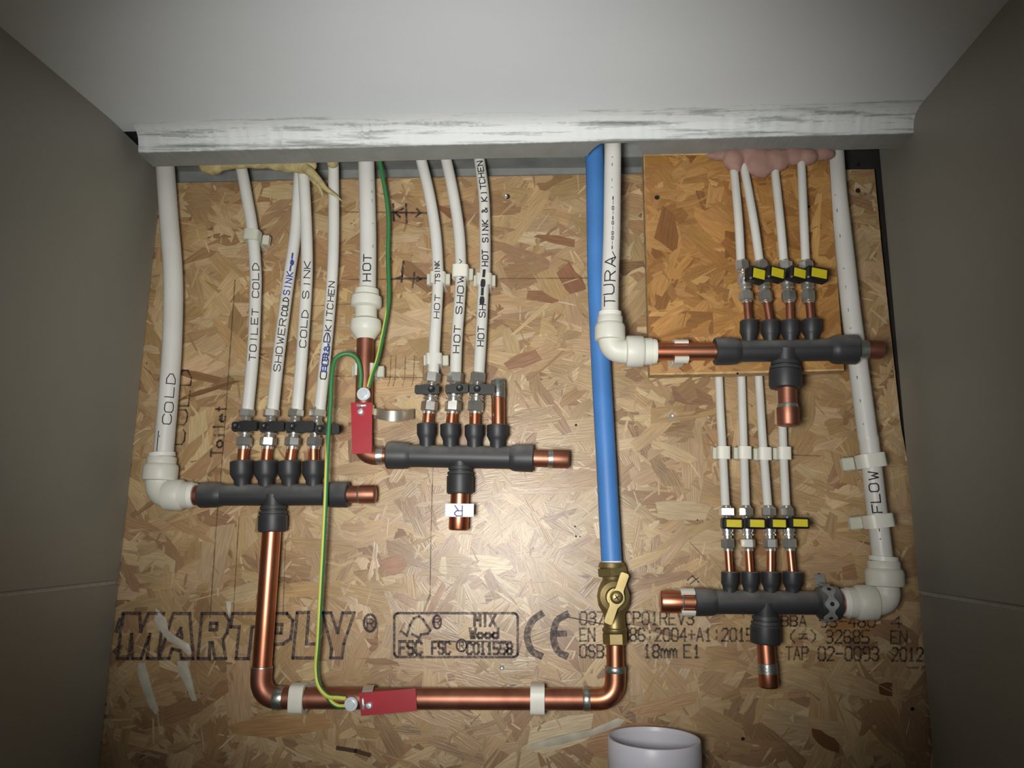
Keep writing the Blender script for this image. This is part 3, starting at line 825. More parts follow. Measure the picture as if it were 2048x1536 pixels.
pipe(h3, 'water_pipe', 'pipe', 'thin white pipe with handwritten HOT SINK & KITCHEN and a scribble, right of three', group='hot pipes into the middle manifold',
     text=[dict(text='HOT SH', y0=695, y1=612, seed=19, w=.0013), dict(text='8=8=', y0=612, y1=545, seed=20, w=.0024, spread=.25, phi=.1), dict(text='HOT SINK & KITCHEN', y0=535, y1=328, seed=21, w=.0014, spread=.5)])
blue = Run([(1187, 285, .026), (1190, 340, .027), (1192, 450, .028), (1194, 560, .028), (1200, 690, .030), (1205, 790, .032), (1212.6, 926, .034), (1217, 1012, .035), (1223, 1122, .036)], 39)
bp_ = thing('blue_water_pipe', blue.p[-1], 'long bright blue plastic pipe running down to the brass valve', 'pipe')
blue.mesh(28).build('tube', 'blue', bp_)
turned((1222.8, 1116), (1223.4, 1132), .036, [(0, 20.4), (6, 20.6), (16, 20.6)]).build('white_sleeve', 'paper', bp_)
tura = Run([(1226, 270, .078), (1225.6, 300, .080), (1224.5, 400, .082), (1223.5, 470, .082), (1220.5, 560, .082), (1219.5, 645, .082)], 34)
tura_ob = pipe(tura, 'water_pipe', 'pipe', 'thick white pipe with handwritten TURA in front of the blue pipe', text=[
    dict(text='TURA', y0=618, y1=520, w=.0014, spread=.62, phi=.1, seed=22), dict(text='V', y0=530, y1=508, w=.0011, spread=.2, phi=-.35),
    dict(text='=-88-8=-8-=', y0=505, y1=400, w=.0006, spread=.12, phi=-.1, seed=24)])
g_pts = [[(1464, 310, .054), (1468, 342, .060), (1477, 440, .078), (1482, 530, .080)], [(1478, 300, .055), (1488, 336, .060), (1507, 440, .078), (1520, 530, .080)],
         [(1547, 320, .055), (1551, 354, .062), (1561, 450, .078), (1568, 530, .080)], [(1600, 300, .055), (1602.5, 327, .060), (1607, 430, .078), (1611.5, 530, .080)]]
ordn = ['first', 'second', 'third', 'fourth']
for k, q in enumerate(g_pts):
    pipe(Run(q, 16.6), 'narrow_pipe', 'pipe', '%s from left of four narrow white pipes hanging from pink foam' % ordn[k], group='narrow pipes above the upper right manifold')
h_pts = [[(1432, 640, .014), (1438, 765, .018), (1441, 830, .022), (1444.6, 890, .026), (1450.6, 1006, .040), (1452, 1022, .042)],
         [(1478, 640, .014), (1483, 765, .018), (1485, 830, .022), (1487, 890, .026), (1491, 1006, .040), (1492, 1022, .042)],
         [(1510, 640, .014), (1518, 765, .018), (1522, 830, .022), (1526, 890, .026), (1535, 1006, .040), (1536, 1022, .042)],
         [(1556, 640, .014), (1561, 765, .018), (1564, 830, .022), (1566, 890, .026), (1571.5, 1006, .040), (1572, 1022, .042)]]
hr = []
for k, q in enumerate(h_pts):
    r = Run(q, 16.6); hr.append(r)
    pipe(r, 'narrow_pipe', 'pipe', '%s from left of four narrow white pipes below the honey coloured board' % ordn[k], group='narrow pipes above the lower right manifold')
right = Run([(1667, 270, .026), (1670, 310, .030), (1676, 391, .038), (1690, 513, .044), (1702, 622, .048), (1715, 720, .048), (1734.5, 866, .048), (1738, 884, .048), (1752, 1006, .048), (1764, 1104, .048), (1767, 1140, .048)], 37)
right_ob = pipe(right, 'water_pipe', 'pipe', 'thick white pipe with scrawled pen marks, rightmost pipe beside the right wall', text=[
    dict(text='FLOW I', y0=1026, y1=902, w=.0015, spread=.45, seed=26), dict(text='I', y0=1088, y1=1064, w=.001, spread=.05), dict(text='-:', y0=1062, y1=1050, w=.001, spread=.05)])
# small printed specks along two pipes
def specks(root, run, ys_, phi):
    mb = MB()
    for k, y in enumerate(ys_):
        run.write(mb, '-' if k % 3 else ':', y, y - 5, w=.0011, spread=.05, phi=phi, jit=.1)
    mb.build('printed_speck', 'print_faint', root, smooth=False)
specks(right_ob, right, [400, 430, 480, 545, 582, 626, 662, 760, 806, 852], .25)
specks(hot_ob, hot, [370, 392, 410, 455, 500], -.6)
specks(tura_ob, tura, [325, 340, 370, 385], .05)

# ------------------------------------------------------------------ fittings
def collar(root, pa, pb, d, prof, mat='fitting', name='collar', **kw):
    return turned(pa, pb, d, prof, **kw).build(name, mat, root)

def elbow(label, top, cor, side, d, wv, wh, body, loc):
    """push-fit elbow: top = collar points, side = horizontal collar points"""
    e = thing('elbow_fitting', P(*loc, d), label, 'pipe fitting')
    return e

def push_elbow(label, d, tx, ty0, ty1, tw, cx, cy, hx0, hx1, hw, bw, ring, tdx=0.0):
    """vertical collar ty0..ty1 round x = tx, corner at cx, cy, horizontal collar hx0..hx1 (away from the corner)"""
    e = thing('elbow_fitting', P(cx, cy, d), label, 'pipe fitting')
    a, b = (tx + tdx, ty0), (tx, ty1); L = ty1 - ty0
    collar(e, a, b, d, [(0, tw * .80), (2, tw * .84), (L * .28, tw * .84), (L * .34, tw * .95), (L * .45, tw), (L * .90, tw), (L * .97, tw * .97), (L, tw * .80)])
    collar(e, (a[0], ty0 - ring), a, d, [(0, tw * .68), (1, tw * .75), (ring, tw * .75)], 'ring', 'collar_ring')
    sg = 1 if hx1 > hx0 else -1; Lh = abs(hx1 - hx0)
    collar(e, (hx0, cy), (hx1, cy), d, [(0, hw * .80), (2, hw * .97), (Lh * .10, hw), (Lh * .62, hw), (Lh * .68, hw * .93), (Lh * .72, hw * .86), (Lh, hw * .86)])
    collar(e, (hx1, cy), (hx1 + sg * ring, cy), d, [(0, hw * .80), (ring * .5, hw * .80), (ring, hw * .76)], 'ring', 'collar_ring')
    mb = MB(); s = S(cx, cy, d)
    tube(mb, corner_path(P(tx, ty1 - 4, d), P(cx, cy, d), P(hx0 + sg * 4, cy, d), bw * s * 1.05, 12), bw * s, 26)
    mb.build('elbow_body', 'fitting', e)
    return e

push_elbow('white push-fit elbow at the foot of the thick COLD pipe by the left wall', .036, 319, 914, 962, 33.5, 317, 990, 331, 382, 31, 26.5, 9, 5)
push_elbow('white push-fit elbow at the foot of the TURA pipe in front of the blue pipe', .082, 1220, 634, 682, 30.5, 1222, 703, 1251, 1303, 32, 24, 10, 0)
push_elbow('white push-fit elbow at the foot of the rightmost thick pipe', .046, 1770, 1122, 1173, 36.5, 1777, 1205, 1751, 1694, 34.5, 26, 10, -3)

cp = thing('pipe_coupling', P(732, 678, .036), 'white push-fit coupling joining the HOT pipe to copper', 'pipe fitting')
collar(cp, (734, 577), (732, 617), .036, [(0, 19), (3, 24), (14, 25), (18, 30), (30, 31), (36, 30), (40, 22)])
collar(cp, (732, 614), (732, 642), .036, [(0, 22), (28, 22)], name='coupling_body')
collar(cp, (732, 637), (731, 679), .036, [(0, 22), (5, 30), (12, 31), (22, 31), (28, 28), (36, 22), (42, 18)])

def manifold(label, d, xa, ya, xb, yb, hb, collars, ports, branch):
    """black manifold: body from a to b, end collars [(x0, x1, half)], ports [(x, half, y top, y base, neck)], branch (x, y0, y1, half, neck)"""
    m = thing('manifold', P((xa + xb) / 2, (ya + yb) / 2, d), label, 'manifold')
    yy = lambda x: ya + (yb - ya) * (x - xa) / (xb - xa)
    collar(m, (xa, ya), (xb, yb), d, [(0, hb), (xb - xa, hb)], 'black', 'body')
    for x0, x1, h in collars:
        L = x1 - x0; out_left = x0 < (xa + xb) / 2
        pr = [(0, h * .93), (2, h), (L * .72, h * .97), (L * .86, h * .93), (L, hb)]
        if not out_left: pr = [(L - u, r) for u, r in pr[::-1]]
        collar(m, (x0, yy(x0)), (x1, yy(x1)), d, pr, 'black', 'end_collar')
    for x, h, y0, y1, nk, xt in ports:
        c = yy(x); L = y1 - y0
        collar(m, (xt, y0), (x, c), d, [(0, h * .90), (1.5, h), (L * .66, h), (L * .82, h * .86), (L, nk * 1.1), (c - y0, nk)], 'black', 'port')
    x, y0, y1, h, nk, xt = branch
    c = yy(x); L = y1 - c
    g = [(0, nk * 1.15), (y0 - c - 8, nk), (y0 - c - 7, h * .88), (y0 - c, h * .90), (y0 - c + 1, h * .82), (y0 - c + 3, h * .82), (y0 - c + 4, h * .95), (y0 - c + 9, h * .97), (y0 - c + 10, h * .90), (y0 - c + 11.5, h * .90), (y0 - c + 12.5, h), (L - 6, h), (L - 1, h * .95), (L, h * .86)]
    collar(m, (x, c), (xt, y1), d, g, 'black', 'branch')
    return m

CD, HD, UD, LD = .036, .036, .082, .046
manifold('black four-port manifold at left joined to the long copper loop', CD, 401, 990, 697, 989, 21.5, [(401, 446, 25.5), (649, 697, 26)],
         [(484, 22.5, 922, 961, 14, 483), (532, 22.5, 922, 961, 14, 531), (579, 22, 922, 961, 14, 578), (627, 22, 922, 961, 14, 627)], (547, 1019, 1064, 28.5, 20, 545))
manifold('black four-port manifold in the middle, dusty, under three black levers', HD, 774, 910.5, 1067, 916.5, 22.5, [(774, 822, 27.5), (1019, 1067, 28)],
         [(854, 19.5, 847, 880, 13.5, 853), (901, 20, 848, 881, 13.5, 900), (949, 19.5, 850, 882, 13.5, 948.5), (995, 21.5, 850, 884, 14, 995)], (921, 940, 988, 27, 19, 920))
manifold('black four-port manifold in front of the honey coloured board', UD, 1429, 703, 1712, 699, 22, [(1429, 1480, 28), (1658, 1712, 30)],
         [(1498, 18, 642, 677, 12, 1498), (1541, 18.5, 643, 677, 12, 1540), (1581, 18.5, 642, 676, 12, 1580), (1623, 19, 640, 674, 12, 1623)], (1571, 731, 777, 32, 22, 1571))
manifold('black four-port manifold low on the right under four yellow levers', LD, 1388, 1204, 1676, 1206, 23, [(1388, 1432, 27.5), (1630, 1676, 33)],
         [(1459.5, 17, 1143, 1178, 12, 1459.5), (1500, 17.5, 1143, 1178, 12, 1500), (1541, 18, 1143, 1178, 12, 1541), (1585, 19, 1143, 1178, 12, 1585)], (1531, 1240, 1288, 29.5, 21, 1531))

# ------------------------------------------------------------------ copper
def straight(name, pa, pb, d, half, label, mat='copper', group=None):
    l = math.hypot(pb[0] - pa[0], pb[1] - pa[1])
    return tag(turned(pa, pb, d, [(0, half), (l, half)]).build(name, mat), label, 'copper pipe', group)
def capped(pa, pb, d, half, label, cap, tin, mat='copper', capmat=None, extra=1.10, group=None):
    """short dead-end pipe: cap from cap to the end (pixels along), solder ring at tin"""
    o = thing('copper_stub', P(pa[0], pa[1], d), label, 'copper pipe', group)
    l = math.hypot(pb[0] - pa[0], pb[1] - pa[1])
    turned(pa, pb, d, [(0, half), (l - 3, half)]).build('tube', mat, o)
    turned(pa, pb, d, [(cap, half), (cap, half * extra), (l - 4, half * extra), (l - 1.2, half * extra * .93), (l, half * extra * .75)]).build('end_cap', capmat or mat, o)
    if tin:
        turned(pa, pb, d, [(tin[0], half * 1.0), (tin[0] + 1, half * 1.07), (tin[1] - 1, half * 1.09), (tin[1], half * 1.0)]).build('solder_ring', 'solder', o)
    return o
# tails between valves and ports
for k, (xa, ya, xb, yb) in enumerate([(487, 893, 484, 930), (535, 893, 532, 930), (584, 893, 579, 930), (627, 893, 627, 930)]):
    straight('copper_tail', (xa, ya), (xb, yb), CD, 10.5, 'short copper tail, %s of four on the left manifold' % ordn[k], group='copper tails on the left manifold')
for k, (xa, ya, xb, yb) in enumerate([(857.5, 820, 854.5, 855), (905, 820, 902, 855), (950, 820, 949.5, 855)]):
    straight('copper_tail', (xa, ya), (xb, yb), HD, 11, 'short copper tail, %s from left on the middle manifold' % ordn[k], group='copper tails on the middle manifold')
for k, (xa, ya, xb, yb) in enumerate([(1494, 600, 1498, 650), (1533, 600, 1541, 650), (1579, 600, 1580.5, 650), (1618, 600, 1623, 650)]):
    straight('copper_tail', (xa, ya), (xb, yb), UD, 7.8, 'thin copper tail, %s of four in front of the honey coloured board' % ordn[k], 'copper_dull', group='copper tails on the upper right manifold')
for k, (xa, ya, xb, yb) in enumerate([(1456, 1098, 1459.5, 1150), (1496.5, 1098, 1500, 1150), (1541, 1098, 1541, 1150), (1580, 1098, 1585, 1150)]):
    straight('copper_tail', (xa, ya), (xb, yb), LD, 7.8, 'thin copper tail, %s of four on the lower right manifold' % ordn[k], group='copper tails on the lower right manifold')
capped((997, 862), (996, 760), HD, 13.6, 'upright capped copper stub on the last port of the middle manifold', 74, (66, 76), capmat='solder', extra=1.06)
straight('copper_tail', (386, 991), (408, 990), CD, 20, 'sliver of copper pipe between the left white elbow and left manifold', 'copper_dull')
capped((690, 989), (752, 988.5), CD, 17, 'capped copper stub at right end of the left manifold', 30, (27, 31), 'copper_dull', extra=1.06)
capped((1060, 916.5), (1139, 918.5), HD, 17.3, 'capped copper stub at right end of the middle manifold', 46, (36, 47), 'copper_dull', extra=1.08)
straight('copper_pipe', (1308, 703), (1436, 703), UD, 18, 'bright horizontal copper pipe between the TURA elbow and black manifold')
capped((1705, 699), (1765, 700), UD, 17.5, 'dull copper stub crossing in front of the rightmost white pipe', 34, (4, 30), 'copper_dull', extra=1.06)
capped((1574, 770), (1577, 852), UD, 18.5, 'copper stub with domed end cap under the manifold on the honey coloured board', 46, (38, 47), 'copper_dull', extra=1.17)
capped((1396, 1204), (1320, 1203), LD, 20, 'copper stub at left end of the lower right manifold', 34, (30, 40), extra=1.10)
straight('copper_tail', (1700, 1206), (1668, 1206), LD, 21, 'sliver of copper pipe between the lower right manifold and white elbow', 'copper_dull')
capped((1531, 1282), (1538, 1376), LD, 18, 'copper stub hanging below the lower right manifold', 64, (44, 66), extra=1.06)
st = capped((920, 984), (917, 1061), HD, 18.5, 'copper stub with white R tape flag below the middle manifold', 46, None, extra=1.07)
fl = MB()
fa, fb = P(917, 1020, HD), P(917, 1021, HD); s = S(917, 1020, HD)
c = P(919, 1020.5, HD + .0135)
box(fl, c, X * (28.5 * s), Y * .0009, Z * (13 * s), 0.3)
flag = fl.build('tape_flag', 'paper', st, smooth=False)
fl = MB(); lathe(fl, P(918.5, 1008, HD), P(918, 1033, HD), [(0, 20.5 * s), (25 * s, 20.5 * s)]); fl.build('tape_wrap', 'paper', st)
fl = MB()
for st_ in G['R']:
    ln = [(924.5 - 15 * pt(k)[0] / 4, 1011 + 21 * pt(k)[1] / 6) for k in st_.split()]
    for a_, b_ in zip(ln, ln[1:]):
        ribbon(fl, [P(*a_, HD + .0146), P(*b_, HD + .0146)], [-Y, -Y], .0011)
fl.build('handwriting', 'inkblue', flag, smooth=False)

# the copper loop: down from the left manifold, along the bottom, up to the brass valve
loop = thing('copper_pipe_run', P(880, 1396, .036), 'long copper pipe loop from left manifold along the bottom up to the brass valve', 'copper pipe')
d = .036; s = S(540, 1380, d)
A, B_, C_, E_ = P(543.5, 1060, d), P(519.5, 1396, d), P(1231, 1399, d), P(1230.5, 1284, d)
mb = MB(); lathe(mb, A, B_, [(0, 19.3 * s), ((B_ - A).length - .028, 19.3 * s)]); mb.build('vertical_tube', 'copper', loop)
mb = MB(); lathe(mb, B_, C_, [(.03, 20.2 * s), ((C_ - B_).length - .03, 20.2 * s)]); mb.build('horizontal_tube', 'copper_dull', loop)
mb = MB(); lathe(mb, E_, C_, [(0, 17.6 * s), ((C_ - E_).length - .02, 17.6 * s)]); mb.build('riser_tube', 'copper', loop)
mb = MB(); u = (A - B_).normalized(); w = (C_ - B_).normalized()
tube(mb, corner_path(B_ + u * .033, B_, B_ + w * .036, .024, 14), 21.2 * s, 26); mb.build('bend', 'copper_dull', loop)
mb = MB(); u2 = (E_ - C_).normalized()
tube(mb, corner_path(C_ - w * .030, C_, C_ + u2 * .030, .022, 14), 20.6 * s, 26); mb.build('bend', 'copper', loop)
for p_, t_, r_, L_ in ((B_ + u * .033, u, 21.0, .0016), (B_ + w * .019, w, 21.9, .010), (C_ - w * .030, -w, 21.4, .007), (C_ + u2 * .030, u2, 21.0, .006)):
    mb = MB(); lathe(mb, p_ - t_ * L_ * .2, p_ + t_ * L_, [(0, r_ * s * .98), (L_ * .3, r_ * s * 1.02), (L_, r_ * s * 1.01), (L_ * 1.2, r_ * s * .93)]); mb.build('solder_ring', 'solder', loop)

# copper drop from the coupling behind the red tag to the middle manifold
drop = thing('copper_pipe_run', P(730, 912, .036), 'copper pipe from the white HOT coupling bending into the middle manifold', 'copper pipe')
A, B_, C_ = P(731, 670, d), P(725.5, 912, d), P(782, 911, d); s = S(730, 880, d)
mb = MB(); lathe(mb, A, B_, [(0, 17.6 * s), ((B_ - A).length - .02, 17.2 * s)]); mb.build('vertical_tube', 'copper_dull', drop)
mb = MB(); u = (A - B_).normalized(); w = (C_ - B_).normalized()
tube(mb, corner_path(B_ + u * .025, B_, B_ + w * .018, .017, 14), 18.4 * s, 26); mb.build('bend', 'copper_dull', drop)
mb = MB(); lathe(mb, B_ + w * .016, C_, [(0, 16.5 * s), ((C_ - B_).length - .016, 16.5 * s)]); mb.build('horizontal_tube', 'copper', drop)
mb = MB(); lathe(mb, B_ + w * .0175, B_ + w * .026, [(0, 18.6 * s), (.005, 18.2 * s), (.008, 16.6 * s)]); mb.build('solder_ring', 'solder', drop)

# ------------------------------------------------------------------ valves
def hexnut(root, pa, pb, d, half, mat, ph, name='compression_nut'):
    l = math.hypot(pb[0] - pa[0], pb[1] - pa[1])
    turned(pa, pb, d, [(0, half * .86), (l * .10, half), (l * .90, half), (l, half * .86)], seg=6, phase=ph).build(name, mat, root, angle=20)

def ball_valve(label, group, d, xt, yt, xb, yb, half, nuts, ball, lever, style, seed):
    """valve on the line (xt, yt)-(xb, yb); nuts = two (y0, y1); ball = (y0, y1)"""
    rg = random.Random(seed)
    X_ = lambda y: xt + (xb - xt) * (y - yt) / (yb - yt)
    v = thing('ball_valve', P(X_((yt + yb) / 2), (yt + yb) / 2, d), label, 'valve', group)
    q = lambda y: (X_(y), y)
    (n0, n1), (m0, m1) = nuts; b0, b1 = ball
    hexnut(v, q(n0), q(n1), d, half, 'chrome', rg.uniform(0, 1))
    hexnut(v, q(m0), q(m1), d, half, 'chrome', rg.uniform(0, 1))
    L = yb - yt; f = lambda y: y - yt
    k = half
    turned(q(yt), q(yb), d, [(0, k * .62), (f(n0) - .5, k * .66), (f(n1), k * .68), (f(n1) + 2, k * .55), (f(b0) - 1, k * .60), (f(b0) + 2, k * .84), (f((b0 + b1) / 2), k * .92), (f(b1) - 4, k * .84),
        (f(b1) - 3, k * .70), (f(b1) - 1, k * .70), (f(b1), k * .88), (f(b1) + 3, k * .88), (f(b1) + 4, k * .60), (f(m0), k * .62), (f(m1), k * .66), (f(m1) + 1.5, k * .72), (L, k * .68)]).build('body', 'chrome', v)
    lx0, lx1, ly0, ly1, px = lever
    ly = (ly0 + ly1) / 2
    if style == 'black':
        dl = d + .020
        c = P((lx0 + lx1) / 2, ly, dl); s = S(c.x, ly, dl)
        s = S((lx0 + lx1) / 2, ly, dl)
        tl = Matrix.Rotation(rg.uniform(-.07, .07), 3, 'Y')
        hx, hz = (lx1 - lx0) / 2 * s, (ly1 - ly0) / 2 * s
        # handle: flat bar with waisted outline, thicker at the pivot
        mb = MB(); prof = []
        for t, wv in ((-1, .55), (-.9, .86), (-.5, .80), (-.2, .98), (.15, 1.0), (.45, .84), (.85, .90), (1, .6)):
            prof.append((t, wv))
        fr = [Vector((t * hx, 0, wv * hz)) for t, wv in prof] + [Vector((t * hx, 0, -wv * hz)) for t, wv in prof[::-1]]
        prism(mb, [c + tl @ (p * .96) - Y * .0035 for p in fr], [c + tl @ p + Y * .0035 for p in fr])
        lv = mb.build('lever', 'lever', v, angle=25)
        pc = P(px, ly, dl)
        mb = MB(); lathe(mb, P(X_(ly), ly, d + .006), pc + Y * .002, [(0, .0042), ((pc - P(X_(ly), ly, d + .006)).length, .0042)], 16); mb.build('spindle', 'chrome', v)
        mb = MB(); lathe(mb, pc - Y * .0030, pc - Y * .0056, [(0, .0042), (.0016, .0042), (.0024, .0030), (.0018, .0014)], 14); mb.build('lever_screw', 'lever', lv)
    else:
        dl = d + .024
        c = P((lx0 + lx1) / 2, ly, dl); s = S((lx0 + lx1) / 2, ly, dl)
        hx, hz = (lx1 - lx0) / 2 * s, (ly1 - ly0) / 2 * s
        rot = Matrix.Rotation(style[1], 3, 'Z') @ Matrix.Rotation(style[2], 3, 'Y')
        ax, ay, az = rot @ X * hx, rot @ Y * .0065, rot @ Z * hz
        mb = MB(); box(mb, c, ax, az, ay, .25); lv = mb.build('lever', 'lever', v, smooth=False)
        mb = MB(); box(mb, c - rot @ Y * .0066 + ax * .06, ax * .70, az * .66, rot @ Y * .0006, .4); mb.build('lever_insert', 'yellow', lv, smooth=False)
        # bent steel stem from the ball to the handle
        a = P(X_(ly + 4), ly + 4, d + .004); b = a - Y * .012; e = c + ay - ax * .2 - az * .5
        mb = MB(); tube(mb, crom([a, b, b.lerp(e, .5) - Z * .003, e], 6), .0022, 12); mb.build('spindle', 'chrome', v)
    return v

for k, (xt, xb, lev) in enumerate([(494.5, 487, (464, 517, 841, 864, 476)), (544, 535, (519, 571, 842, 865, 533)), (593, 584, (571, 631, 842, 866, 589)), (637, 627, (630, 681, 848, 870, 644))]):
    ball_valve('black-lever ball valve, %s from left in the row above the left manifold' % ordn[k], 'black lever valves on the left manifold', CD, xt, 815, xb, 899, 16.5,
               ((819, 834), (875, 892)), (843, 866), lev, 'black', 40 + k)
for k, (xt, xb, lev) in enumerate([(866, 857.5, (829, 880, 769, 790, 864)), (911.5, 905, (890, 938, 767, 788, 920)), (957, 950, (938, 991, 768, 790, 955))]):
    ball_valve('black-lever ball valve, %s from left in the row above the middle manifold' % ordn[k], 'black lever valves on the middle manifold', HD, xt, 742, xb, 828, 17,
               ((746, 766), (803, 823)), (772, 797), lev, 'black', 50 + k)
for k, (xt, xb, lev) in enumerate([(1483, 1493.5, (1492, 1529, 536, 566, 0)), (1521, 1532.5, (1528, 1567, 535, 563, 0)), (1568.5, 1579, (1573, 1610, 536, 563, 0)), (1612, 1617, (1608, 1654, 536, 564, 0))]):
    ball_valve('yellow-lever ball valve, %s from left in front of the honey coloured board' % ordn[k], 'yellow lever valves on the upper right manifold', UD, xt, 521, xb, 607, 14.5,
               ((524, 541), (583, 602)), (548, 574), lev, ('y', .32 if k < 3 else .2, .13), 60 + k)
for k, (xt, xb, lev) in enumerate([(1452.5, 1456, (1443, 1485, 1036, 1058, 0)), (1492, 1496.5, (1490, 1530, 1036, 1058, 0)), (1537, 1541, (1536, 1572, 1036, 1058, 0)), (1573, 1580, (1576, 1616, 1035, 1057, 0))]):
    ball_valve('yellow-lever ball valve, %s from left on the lower right manifold' % ordn[k], 'yellow lever valves on the lower right manifold', LD, xt, 1011, xb, 1102, 14.5,
               ((1015, 1032), (1077, 1096)), (1042, 1068), lev, ('y', 0.0, .02), 70 + k)

# brass stop valve on the blue pipe
d = .036
bv = thing('stop_valve', P(1229, 1194, d), 'brass stop valve with butterfly lever under the blue pipe', 'valve')
turned((1223.5, 1124), (1223.5, 1136), d, [(0, 21), (2, 25), (10, 27), (12, 26)]).build('cap_ring', 'brass', bv)
hexnut(bv, (1224, 1134), (1226, 1152), d, 31, 'brass', .2, 'nut')
turned((1225, 1150), (1230, 1262), d, [(0, 22), (8, 20), (14, 24), (28, 30), (42, 33), (60, 31), (72, 25), (80, 21), (92, 21), (104, 22), (112, 22)]).build('body', 'brass', bv)
hexnut(bv, (1229.5, 1264), (1230.5, 1289), d, 24.5, 'brass', .5, 'nut')
turned((1229.4, 1254), (1229.6, 1265), d, [(0, 21), (3, 25), (8, 25), (11, 23)]).build('cap_ring', 'brass', bv)
pv = P(1229, 1193, d + .012)
mb = MB(); lathe(mb, pv, pv - Y * .016, [(0, .017), (.004, .0165), (.006, .011), (.016, .010)], 24); mb.build('bonnet', 'brass', bv)
dl = d + .031
a, b = P(1250, 1146, dl), P(1215, 1247, dl); c = P(1232.5, 1194, dl)
mb = MB(); t = (a - b).normalized(); n_ = t.cross(Y)
L = (a - b).length / 2; cc = (a + b) / 2
prof = [(-1, .62), (-.95, .95), (-.35, .90), (-.22, 1.25), (-.1, 1.55), (.1, 1.55), (.22, 1.25), (.35, .90), (.95, .95), (1, .62)]
hw = .0050
fr = [cc + t * (u * L) + n_ * (w * hw) for u, w in prof] + [cc + t * (u * L) - n_ * (w * hw) for u, w in prof[::-1]]
prism(mb, [p - Y * .0035 for p in fr], [p + Y * .0035 for p in fr]); lv = mb.build('lever', 'brass', bv, angle=25)
mb = MB(); lathe(mb, c - Y * .003, c - Y * .0075, [(0, .0072), (.002, .0072), (.0036, .0058), (.0045, .0040)], 20); sw = mb.build('lever_screw', 'brass', bv)
mb = MB()
for w in (.6, .6 + math.pi / 2):
    q = Vector((math.cos(w), 0, math.sin(w))) * .0028
    ribbon(mb, [c - Y * .0077 - q, c - Y * .0077 + q], [-Y, -Y], .0011)
mb.build('screw_slot', 'hole', sw, smooth=False)

# ------------------------------------------------------------------ pipe clips
def clip(label, group, cx, cy, d, ang, rin, w, t, kind, ear=None, mat='clip', stem=None):
    """clip round a pipe: ang = direction of the pipe in degrees (90 = upright), rin = inner radius, w = width along the pipe (m)"""
    c = P(cx, cy, d); a = math.radians(ang)
    T = Vector((math.cos(a), 0, math.sin(a))); Sx = Vector((math.sin(a), 0, -math.cos(a)))
    o = thing('pipe_clip', Vector((c.x, -.0015, c.z)), label, 'pipe clip', group)
    mb = MB(); n = 28
    th0, th1 = (0, 2 * math.pi) if kind == 'closed' else (math.radians(-48), math.radians(228))
    rin_, ro = rin, rin + t
    vs = []; m = n + 1
    for k in range(m):
        th = th0 + (th1 - th0) * k / n        # angle 0 = sideways, 90 = towards the wall
        dv = Sx * math.cos(th)
        ev = Y * math.sin(th)
        if kind == 'closed':                   # squarer outside
            q = max(abs(math.cos(th)), abs(math.sin(th))); g = ro * (1 / q * .55 + .45)
        else: g = ro
        for sgn in (-1, 1):
            vs.append(c + dv * rin_ + ev * rin_ + T * sgn * w / 2)
            vs.append(c + dv * g + ev * g + T * sgn * w / 2)
    fs = []
    for k in range(n):
        i, j = 4 * k, 4 * k + 4
        fs += [(i + 1, j + 1, j + 3, i + 3), (i, i + 2, j + 2, j), (i, j, j + 1, i + 1), (i + 2, i + 3, j + 3, j + 2)]
    if kind != 'closed': fs += [(0, 1, 3, 2), (4 * n, 4 * n + 2, 4 * n + 3, 4 * n + 1)]
    mb.add(vs, fs); mb.build('clip_band', mat, o, angle=50)
    depth = d - ro * .96
    st_ = stem or ro * .8
    if depth > .003:
        mb = MB(); box(mb, Vector((c.x, -depth / 2 - .0008, c.z)), Sx * st_, T * w * .48, Y * (depth / 2), .15); mb.build('clip_foot', mat, o, smooth=False)
    if ear:
        for sx, el, ed in ear:
            e = c + Sx * sx * (ro + el / 2 - .001)
            mb = MB(); box(mb, Vector((e.x, -(d - ed), e.z)), Sx * el / 2, T * w * .47, Y * .0045, .25); mb.build('clip_latch', 'clip_clear', o, smooth=False)
    return o
clip('cloudy white clip on the TOILET COLD pipe high on the left', None, 505, 473, .036, 86, .0074, .0140, .0030, 'closed', [(1, .009, .012)], 'clip_clear')
clip('white clip on the leftmost hot pipe, upper of its two clips', None, 875.5, 557, .036, 90, .0074, .0150, .0028, 'open', [(-1, .005, .006), (1, .006, .006)])
clip('white square clip closed round the middle HOT SHOWER pipe', None, 921, 545, .036, 90, .0074, .0160, .0030, 'closed', [(1, .006, .010)])
clip('white clip on the right hot pipe with a scribble', None, 968, 560, .036, 90, .0074, .0150, .0028, 'open', [(-1, .004, .006), (1, .005, .006)])
clip('white open clip low on the leftmost hot pipe just above its valve', None, 868, 719, .036, 92, .0074, .0140, .0028, 'open', [(-1, .004, .006), (1, .008, .010)])
clip('white open clip behind the copper pipe under the HOT coupling', None, 730, 741, .036, 91, .0115, .0150, .0026, 'open', [(-1, .003, .006), (1, .009, .010)])
clip('white open clip holding the bright copper pipe beside the TURA elbow', None, 1361, 703, .082, 0, .0112, .0160, .0028, 'open')
clip('white clip at left end of the lower right manifold', None, 1374, 1204, .046, 0, .0126, .0155, .0028, 'open')
for k, (x, y) in enumerate([(1446.5, 906), (1489, 906), (1529, 908), (1568, 907)]):
    clip('white square clip, %s from left on the narrow pipes below the board' % ordn[k], 'clips on the lower narrow pipes', x, y, .0275, 88, .0052, .0150, .0026, 'closed', [(-1, .0045, .009)])
clip('wide white clip on the rightmost pipe, upper of the two', None, 1741, 922, .048, 97, .0118, .0160, .0032, 'closed', [(-1, .014, .014), (1, .004, .004)])
clip('wide white clip on the rightmost pipe, lower of the two', None, 1756, 1042, .048, 97, .0118, .0150, .0032, 'closed', [(-1, .014, .012), (1, .005, .004)])
